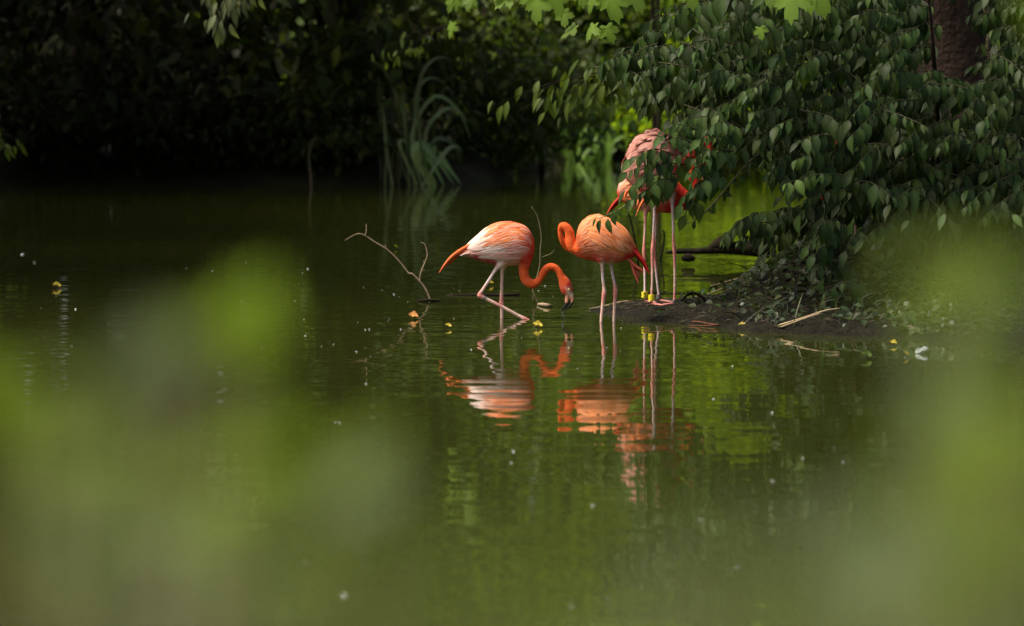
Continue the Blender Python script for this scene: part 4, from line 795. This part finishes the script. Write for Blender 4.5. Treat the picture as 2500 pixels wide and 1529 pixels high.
o = scatter('ivy', IV, L, M['ivy_leaf'], None, (0, 0, 0), tintset(len(L), .5, 1.5, .2)); tag(o, 'dark ivy and creeping weeds covering the mound at the shrub foot', 'ivy', kind='stuff')
B = Bag()
for i in range(200):
    x = rng.uniform(1.2, 2.6); y = rng.uniform(22.3, 24.3); d = float(sdf(np.array([x]), np.array([y]), land)[0])
    if d < .02: continue
    z = gz(x, y); h = rng.uniform(.03, .16); a = Vector((rng.normal()*.05, rng.normal()*.03, h)); V, F, C = blade([Vector((x, y, z-.01)), Vector((x, y, z))+a*.6, Vector((x, y, z))+a+Vector((rng.normal()*.05, -.02, -.02))], .0022, tint=tuple(np.array((1, 1, .5))*rng.uniform(.12, .5))); B.add(V, F, C)
o = B.build('grass', M['reed_blade']); tag(o, 'sparse thin grass and weed stems on the mound', 'grass', kind='stuff')
B = Bag()
for i in range(900):
    x = rng.uniform(.45, 2.6); y = rng.uniform(22.2, 24.6); d = float(sdf(np.array([x]), np.array([y]), land)[0])
    if d < .01: continue
    z = gz(x, y); a = rng.uniform(0, 6.28); ln = rng.uniform(.008, .05); e = Vector((math.cos(a)*ln, math.sin(a)*ln, rng.uniform(-.004, .012))); p = Vector((x, y, z+.004)); v_ = rng.uniform(.2, 1.0)
    B.add(*tube([p-e, p+Vector((0, 0, rng.uniform(0, .006))), p+e], [.0012, rng.uniform(.0015, .0035), .001], 4, 1))
o = B.build('litter', M['debris']); tag(o, 'bits of rotten twig and leaf litter strewn over the mud', 'litter', kind='stuff')
L = []
for i in range(700):
    x = rng.uniform(.5, 1.7); y = rng.uniform(22.6, 24.4); d = float(sdf(np.array([x]), np.array([y]), land)[0])
    if d < .02 or mnoise.noise(Vector((x*6, y*6, 0))) < .0: continue
    L.append(leafM(Vector((x, y, gz(x, y)+.002)), Vector((rng.normal(), rng.normal(), .4)), Vector((0, -.6, .8)), rng.uniform(.008, .018)))
o = scatter('moss', IV, L, M['mid_leaf'], None, (0, 0, 0), tintset(len(L), .4, 1.0, .2)); tag(o, 'patches of green moss on the mud spit', 'moss', kind='stuff')
def stick(label, pts, rads, mat='twig', cat='twig', group=None, name='twig', sides=()):
    B = Bag(); B.add(*tube(pts, rads, 6, 3))
    for sp, sr in sides: B.add(*tube(sp, sr, 5, 3))
    b0 = Vector(pts[0]); o = B.build(name, M[mat], None, b0); o.location = b0; tag(o, label, cat, group); return o
def onbank(px, py, lift=.012):            # point of the bank surface on that line of sight
    d = ray(px, py); s = (-.02-CAMZ)/d.z; s0 = s
    for i in range(60):
        t_ = s0*(1-i*.0022); p = Vector((0, 0, CAMZ))+d*t_
        if gz(p.x, p.y) >= p.z and gz(p.x, p.y) > -.005: return p+Vector((0, 0, lift))
    return W(px, py, .03)
stick('long grey twig lying along the top of the mud spit', [onbank(1438, 757, .006), onbank(1480, 752), onbank(1530, 741), onbank(1570, 748), onbank(1620, 751), onbank(1690, 750), onbank(1750, 748)], [.002, .007, .006, .006, .006, .005, .003])
stick('dark arched root rising beside the flamingo feet', [onbank(1655, 744, 0), P(1672, 726, 23.6), P(1690, 716, 23.6), P(1710, 722, 23.6), P(1725, 738, 23.6)], [.007, .008, .009, .009, .006], 'darkbark', 'root', name='root', sides=[([P(1691, 745, 23.6), P(1691, 722, 23.6), P(1691, 708, 23.6)], [.003, .0025, .002])])
stick('forked dark twig poking up from the spit', [P(1706, 728, 23.7), P(1713, 712, 23.7), P(1718, 705, 23.7)], [.005, .004, .003], 'darkbark', sides=[([P(1712, 714, 23.7), P(1708, 710, 23.7)], [.003, .002])])
stick('thin reddish stem floating along the edge of the spit', [W(1672, 787, .005), W(1700, 785, .018), W(1730, 790, .02), W(1758, 794, .012)], [.001, .0022, .0022, .003], 'red_stem', sides=[([W(1720, 787, .018), P(1712, 775, 22.95), P(1705, 767, 22.95)], [.0012, .001, .0006]), ([W(1680, 794, .006), W(1720, 795, .006), W(1756, 793, .012)], [.001, .0018, .0018])])
stick('longer pale dry reed stalk resting on the water edge', [W(1852, 809, -.01), P(1900, 795, 22.2), P(1960, 777, 22.22), P(2010, 760, 22.25), P(2050, 753, 22.28)], [.003, .006, .006, .0055, .004], 'dry', 'stalk', name='reed_stalk')
stick('pale dry reed stalk crossing beneath the longer one', [W(1878, 811, -.01), P(1915, 796, 22.15), P(1970, 776, 22.2), P(2005, 765, 22.22)], [.003, .005, .005, .004], 'dry', 'stalk', name='reed_stalk')
stick('short dry stalk lying on the mud right of the long reeds', [onbank(1978, 797), onbank(2008, 788), onbank(2034, 777)], [.003, .005, .004], 'dry', 'stalk', name='reed_stalk')
stick('thin pale stem trailing in the water beside the stone', [W(2268, 817, .01), W(2300, 820, .012), W(2356, 824, .004)], [.003, .004, .002], 'dry', 'stalk', name='reed_stalk')
for i, (a, m_, b_, lb) in enumerate([((1690, 735), (1740, 715), (1790, 690), 'bare creeper stem climbing the left slope of the mound'), ((1735, 700), (1775, 688), (1830, 672), 'grey broken twig on the upper left of the mound'), ((1700, 752), (1760, 742), (1830, 715), 'pale root running up the foot of the mound'), ((1880, 770), (1905, 735), (1940, 705), 'green trailing stem hanging over the mound front'), ((1920, 770), (1985, 760), (2040, 762), 'brown twig lying under the lowest shrub leaves')]):
    stick(lb, [onbank(*a, .02), onbank(*m_, .045), onbank(*b_, .04)], [.004, .0045, .002], 'stem' if i == 3 else 'twig')
# stone
bm = bmesh.new(); bmesh.ops.create_icosphere(bm, subdivisions=4, radius=1)
for v in bm.verts: v.co *= 1+.22*mnoise.noise(v.co*1.4+Vector((3, 1, 2)))+.06*mnoise.noise(v.co*5)
for v in bm.verts: v.co = Vector((v.co.x*.070, v.co.y*.06, max(v.co.z, -.6)*.045))
me = bpy.data.meshes.new('stone'); bm.to_mesh(me); bm.free(); o = put('stone', me, M['stone']); o.location = W(2235, 822, .0)+Vector((0, .05, .012)); o.rotation_euler = (0, .15, .3); tag(o, 'rounded pale mossy stone at the waterline', 'stone')
# white scrap in the shallows
bm = bmesh.new(); bmesh.ops.create_icosphere(bm, subdivisions=2, radius=1)
for v in bm.verts: f = 1+.5*mnoise.noise(v.co*2.2); v.co = Vector((v.co.x*.030*f+.012*v.co.z, v.co.y*.02*f, (v.co.z*.8+.3)*.026*f))
me = bpy.data.meshes.new('scrap'); bm.to_mesh(me); bm.free(); o = put('plastic_scrap', me, M['scrap'], None, False); o.location = W(2250, 860, .006); tag(o, 'crumpled whitish plastic scrap floating near the stone', 'litter')
# low leafy weeds along the right shore
for i, (px, py, n_, lb) in enumerate([(2150, 795, 70, 'small bright leafy weed growing at the shore beside the stone'), (2060, 800, 40, 'low dark weed under the dry reed stalks'), (2330, 800, 70, 'dim leafy weed on the shore right of the stone'), (1600, 758, 9, 'tiny green seedling on the side of the mud spit'), (1665, 762, 14, 'small green weed at the root of the spit')]):
    p = onbank(px, py, 0); r = empty('shore_weed', p, lb, 'weed'); L = []; B = Bag(); sp = .16 if n_ > 20 else .03
    for j in range(n_):
        q = Vector((rng.normal()*sp*.6, rng.normal()*sp*.5, abs(rng.normal())*sp*.35+.01)); L.append(leafM(q, Vector((rng.normal(), rng.normal()-.4, -.2)), Vector((rng.normal()*.4, -.5, .8)), rng.uniform(.025, .05)))
        if j % 4 == 0: B.add(*tube([Vector((q.x*.4, q.y*.4, -.02)), q*.6+Vector((0, 0, .01)), q], [.002, .0018, .001], 4, 2))
    B.build('stems', M['stem'], r); scatter('foliage', IV, L, M['mid_leaf'], r, (0, 0, 0), tintset(n_, .6, 1.5)*(1.0 if i != 0 else 1.4))['kind'] = 'stuff'
# dark log behind
lg = empty('fallen_log', (W(1720, 645).x, W(1720, 645).y, 0), 'dark waterlogged log lying in the water behind the spit', 'log'); lo0 = lg.location.copy(); YL = lo0.y
def lp(a, b_, dy=0): return P(a, b_, YL+dy)-lo0
V, F = tube([lp(1626, 617), lp(1660, 614), lp(1710, 613), lp(1760, 608), lp(1810, 606), lp(1880, 610)], [.010, .018, .022, .034, .05, .06], 10, 3); put('trunk', mesh('trunk', V, F), M['darkbark'], lg)
V, F = tube([lp(1664, 634, -.1), lp(1680, 629, -.1), lp(1697, 634, -.1)], [.012, .03, .012], 8, 3); put('stub', mesh('stub', V, F), M['darkbark'], lg)
V, F = tube([lp(1730, 612), lp(1742, 602), lp(1760, 595), lp(1790, 590)], [.02, .03, .05, .06], 8, 3); put('branch', mesh('branch', V, F), M['darkbark'], lg)

# ================================================================== STICKS IN THE WATER
o820 = lambda a, b_: (820+a/4.187, 480+b_/4.187)
Yb = W(*o820(965, 1060)).y
def q(a, b_, dy=0): return P(*o820(a, b_), Yb+dy)
stick('bare forked branch sticking out of the water left of the birds', [q(985, 1110), q(962, 1048), q(920, 950), q(862, 872), q(780, 790), q(745, 785), q(680, 700), q(600, 610), q(505, 528), q(390, 460), q(300, 400), q(218, 382), q(90, 450)], [.006, .006, .0055, .0055, .005, .005, .0045, .004, .004, .0035, .003, .003, .0015], 'twig', 'branch', name='bare_branch',
      sides=[([q(862, 872), q(862, 800), q(905, 690), q(932, 620), q(934, 570), q(910, 490), q(868, 468)], [.0045, .0045, .0045, .004, .004, .0035, .002]), ([q(300, 400), q(312, 345), q(310, 282)], [.004, .0035, .002]), ([q(507, 528), q(509, 495)], [.003, .0015]), ([q(885, 765), q(910, 752)], [.003, .002]), ([q(912, 690), q(895, 660)], [.003, .0015]), ([q(750, 788), q(738, 795)], [.004, .002])])
stick('dark wet stick lying flush in the water at the branch foot', [W(1020, 735, .004), W(1040, 733, .012), W(1062, 735, .006), W(1080, 736, -.006)], [.006, .010, .009, .004], 'darkbark', 'stick', name='floating_stick')
o1 = lambda a, b_: (1040+a/4.4325, 480+b_/4.4325); Yb = W(*o1(1215, 1160)).y
def q(a, b_, dy=0): return P(*o1(a, b_), Yb+dy)
stick('slender upright twig rising behind the feeding flamingo neck', [q(1228, 1185), q(1205, 1130), q(1170, 1050), q(1160, 1000), q(1200, 880), q(1232, 750), q(1238, 640), q(1242, 540), q(1250, 450), q(1235, 330), q(1200, 205), q(1140, 112)], [.006, .006, .006, .006, .0055, .005, .005, .0045, .004, .004, .003, .002], 'stem', 'twig', name='bare_branch',
      sides=[([q(1240, 665), q(1290, 645), q(1360, 615), q(1388, 568)], [.003, .003, .0025, .0015]), ([q(1200, 205), q(1208, 190)], [.003, .0015]), ([q(1170, 1030), q(1160, 1090), q(1155, 1130)], [.004, .0035, .003])])
stick('short broken stick floating under the feeding flamingo bill', [W(*o1(1215, 1168), .006), W(*o1(1270, 1170), .012), W(*o1(1330, 1178), .012), W(*o1(1362, 1182), .004)], [.008, .011, .010, .006], 'twig', 'stick', name='floating_stick')
stick('long dark stick half sunk behind the wading legs', [W(*o1(220, 1072), -.002), W(*o1(500, 1066), .004), W(*o1(800, 1066), .006), W(*o1(1005, 1060), .008)], [.006, .010, .012, .013], 'darkbark', 'stick', name='floating_stick')
stick('thin dark stick afloat behind the banded legs', [W(1567, 715, .005), W(1600, 715, .006), W(1675, 716, .003)], [.012, .006, .003], 'darkbark', 'stick', name='floating_stick')
for (a, m_, b_, lb) in [((1560, 650), (1545, 560), (1528, 500), 'thin dark bent stem rising from the water behind the standing birds'), ((1612, 640), (1622, 580), (1618, 560), 'short crooked dark stem in the water between the banded legs')]:
    Yc = W(a[0], a[1]).y; stick(lb, [P(a[0], a[1]+4, Yc), P(*m_, Yc), P(*b_, Yc)], [.008, .007, .004], 'darkbark', 'stem', name='dead_stem')

# ================================================================== FLOATING LEAVES, PETALS, DROPS
def petal_mesh(k):
    r_ = random.Random(k); V = [(0, 0, .5)]; n_ = 8
    for i in range(n_): a = 6.283*i/n_; rr = r_.uniform(.7, 1.15); V.append((rr*math.cos(a), rr*math.sin(a)*.9, r_.uniform(.0, .5)))
    return mesh('petal', V, [(0, 1+i, 1+(i+1) % n_) for i in range(n_)])
PM = [petal_mesh(k) for k in range(4)]
spots = [(54, 622, 9), (84, 641, 10), (184, 755, 6), (751, 657, 7), (738, 667, 5), (600, 641, 4), (888, 702, 5), (814, 842, 8), (785, 846, 5), (869, 859, 7), (892, 805, 4), (893, 937, 5), (902, 804, 5), (978, 804, 4), (962, 719, 6), (995, 737, 4), (950, 779, 4), (828, 1032, 8), (818, 1031, 5),
         (1447, 1235, 10), (1708, 1270, 12), (1802, 1385, 14), (840, 1454, 14), (1787, 895, 7), (1887, 1175, 9), (1252, 1103, 9), (1742, 974, 5), (1885, 1008, 6), (2058, 1128, 6), (2036, 1094, 6), (1516, 801, 4), (1482, 849, 4), (1410, 900, 4), (1150, 854, 4), (1108, 778, 4), (1096, 794, 3), (1202, 776, 3), (1331, 698, 4), (1315, 710, 4), (1350, 724, 4),
         (1640, 1020, 4), (1316, 1005, 5), (1248, 1130, 5), (745, 1370, 8), (1395, 1480, 8), (1960, 1120, 5), (518, 662, 4), (455, 655, 4), (590, 735, 4), (720, 735, 4), (745, 820, 4), (640, 850, 4), (175, 845, 3), (100, 752, 3), (265, 790, 3), (430, 880, 3)]
for i in range(45): spots.append((random.gauss(900, 260), random.uniform(640, 1000), random.uniform(1.0, 2.2)))
for (px, py, s_) in spots:
    p = W(px, py, .002)
    d_ = sdf(np.array([p.x]), np.array([p.y]), land)[0]
    if d_ > -.02: continue
    o = put('petal', PM[random.randrange(4)], M['petal'], None, False); o.location = p; rr = s_*.5*p.y/FPX*1.0; o.scale = (rr, rr, rr); o.rotation_euler = (random.uniform(-.3, .3), random.uniform(-.3, .3), random.uniform(0, 6))
    tag(o, 'tiny white petal floating on the pond', 'petal', 'white petals scattered over the water')
YL_ = [fastmesh('leafshape', *ovate(5, .34, -.25, .5, .9)) for _ in range(1)]
def fl(label, px, py, size, mat, k=0):
    V, F, C = ovate(8, .30+.05*k, -.55+.1*k, .9-.1*k, .9); V = V+np.stack([.05*np.sin(V[:, 1]*11+k), 0*V[:, 0], .06*np.sin(V[:, 1]*9+V[:, 0]*14+k)], -1); me = fastmesh('floating_leaf', V, F, C); me.materials.append(M[mat]); o = put('floating_leaf', me); o.matrix_world = leafM(W(px, py, .012), Vector((random.choice((-1, 1)), random.uniform(-.3, .3), .05)), Vector((.1, -.55, 1)), size*.72); tag(o, label, 'leaf')
fl('curled yellow leaf floating below the feeding flamingo bill', 1325, 796, .075, 'yellow', 3); fl('small tan leaf floating left of the wading legs', 1103, 797, .05, 'yellow', 2); fl('yellow leaf floating just behind the wading flamingo leg', 1205, 692, .06, 'yellow')
fl('brown curled leaf floating before the bare forked branch', 1022, 773, .08, 'brown_leaf', 4); fl('yellow green leaf alone on the dark left water', 150, 699, .08, 'yellow', 2); fl('tiny orange leaf beside the lone yellow leaf', 128, 699, .035, 'brown_leaf')
fl('bright yellow leaf on the mud edge below the mound', 1800, 798, .07, 'yellow', 3); fl('orange yellow leaf beside the dry reed stalks', 1855, 794, .05, 'yellow', 1); fl('sunken yellow green leaf in the right shallows', 2130, 870, .08, 'mid_leaf', 2)
fl('small yellow leaf floating before the stone', 2190, 838, .05, 'yellow', 4); fl('small ochre leaf floating by the white scrap', 2220, 866, .045, 'yellow'); fl('pale olive leaf on dark water above the forked branch', 972, 604, .05, 'lime_leaf')
fl('thin orange leaf lying on the mud spit', 1560, 766, .035, 'yellow')
bm = bmesh.new(); bmesh.ops.create_icosphere(bm, subdivisions=2, radius=1); DM = bpy.data.meshes.new('water_drop')
for v in bm.verts:
    if v.co.z > 0: v.co.z *= 1+.5*v.co.z
bm.to_mesh(DM); bm.free()
for (px, py, s_) in [(1373, 762, 5), (1374, 768, 3.4), (1371, 774, 2.6), (1378, 775, 3.4), (1376, 783, 2.6), (1378, 787, 3.2), (1371, 781, 2.2)]:
    o = put('water_drop', DM, M['drop']); o.location = P(px, py, 23.29); rr = s_*.5*23.29/FPX; o.scale = (rr, rr, rr); tag(o, 'bead of water dripping from the feeding flamingo bill', 'water drop', 'drops falling from the bill')

# ================================================================== NEAR LEAVES just in front of the camera
def near_shrub(name, label, base, leaves, seed):
    r_ = random.Random(seed); base = Vector(base); r = empty(name, base, label, 'shrub'); root = base+Vector((0, 0, -.3)); hubs = []
    for (px, py, Yl, sz, ang, facing, sh) in leaves:
        p = P(px, py, Yl); a = R(ang); ax = Vector((math.cos(a), r_.uniform(-.25, .25), math.sin(a))); nm = Vector((r_.uniform(-.3, .3), -math.cos(R(facing)), math.sin(R(facing)))); sz *= 1.22
        put('leaf', LEAFSET[('near_leaf', 'near_gloss', 'near_leaf', 'near_lime')[sh]][max(sh, 1)], None, r, True, Matrix.Translation(-base) @ leafM(p-ax.normalized()*sz*.5, ax, nm, sz, 1.15)); hubs.append(p-ax.normalized()*sz*.5)
    for i, h in enumerate(hubs):
        s = Vector((h.x*.6+base.x*.4, h.y, h.z-.35)); V, F = tube([root, s.lerp(root, .4)+Vector((r_.uniform(-.05, .05), 0, 0)), s, h], [.008, .006, .003, .0012], 5, 3); put('stem', mesh('stem', [v-base for v in V], F), M['stem'], r)
left = [(620, 770, 1.9, .038, 75, 60, 3), (550, 735, 1.8, .028, 200, 60, 3), (590, 850, 2.0, .022, 300, 55, 2), (480, 790, 1.8, .030, 30, 30, 2), (400, 840, 1.7, .026, 120, 15, 1), (320, 900, 1.55, .036, 215, 5, 1), (360, 970, 1.5, .024, 300, 0, 1), (270, 960, 1.5, .022, 20, 5, 0), (5, 950, 1.8, .048, 100, 65, 3), (110, 930, 1.5, .022, 150, 60, 2), (210, 1090, 1.35, .028, 30, 40, 2), (70, 1130, 1.2, .022, 250, 55, 2),
        (640, 990, 1.5, .024, 330, 60, 3), (700, 1090, 1.4, .022, 10, 60, 3), (880, 1120, 1.7, .036, 60, 25, 2), (860, 1190, 1.5, .026, 200, 20, 1), (560, 1150, 1.2, .020, 20, 55, 3), (430, 1220, 1.1, .022, 160, 50, 2), (160, 1280, 1.0, .018, 60, 20, 0), (680, 1320, 1.0, .020, 20, 50, 2), (300, 1400, .9, .018, 120, 40, 1), (520, 1460, .8, .014, 60, 40, 1), (40, 1480, .8, .014, 60, 40, 0), (950, 1480, .7, .012, 120, 40, 2), (1100, 1600, .48, .014, 20, 40, 2), (1350, 1620, .46, .014, 120, 40, 1), (850, 1620, .48, .014, 120, 40, 2), (1220, 1500, .5, .008, 40, 40, 2), (330, 1290, .75, .014, 20, 40, 2), (760, 1420, .65, .013, 20, 40, 2)]
right = [(2360, 610, 1.6, .038, 160, 62, 2), (2220, 660, 1.5, .024, 200, 60, 2), (2460, 640, 1.8, .034, 20, 55, 2), (2400, 700, 1.5, .022, 60, 60, 3), (2490, 800, 1.5, .034, 300, 30, 1), (2300, 800, 1.4, .022, 230, 50, 2), (2290, 990, 1.5, .036, 100, 10, 1), (2450, 1000, 1.3, .032, 30, 55, 3), (2250, 1130, 1.2, .024, 250, 30, 2), (2440, 1180, 1.1, .026, 80, 45, 2), (2130, 1290, 1.1, .024, 190, 20, 1),
         (2300, 1330, 1.0, .026, 20, 50, 2), (2470, 1410, .95, .026, 100, 50, 2), (2060, 1450, .85, .016, 160, 40, 2), (2250, 1490, .85, .020, 30, 30, 1), (1860, 1500, .7, .012, 0, 40, 2), (1600, 1610, .46, .014, 0, 40, 2), (1850, 1620, .48, .014, 60, 40, 1), (1720, 1500, .5, .008, 60, 40, 2), (2150, 1560, .55, .016, 0, 40, 2), (2590, -10, 1.9, .050, 250, 65, 3)]
near_shrub('near_shrub', 'very blurred green leaves of a shrub close to the viewer left', (-.18, 1.0, .75), left, 1)
near_shrub('near_shrub', 'very blurred green leaves of a shrub close to the viewer right', (.20, 1.0, .75), right, 2)
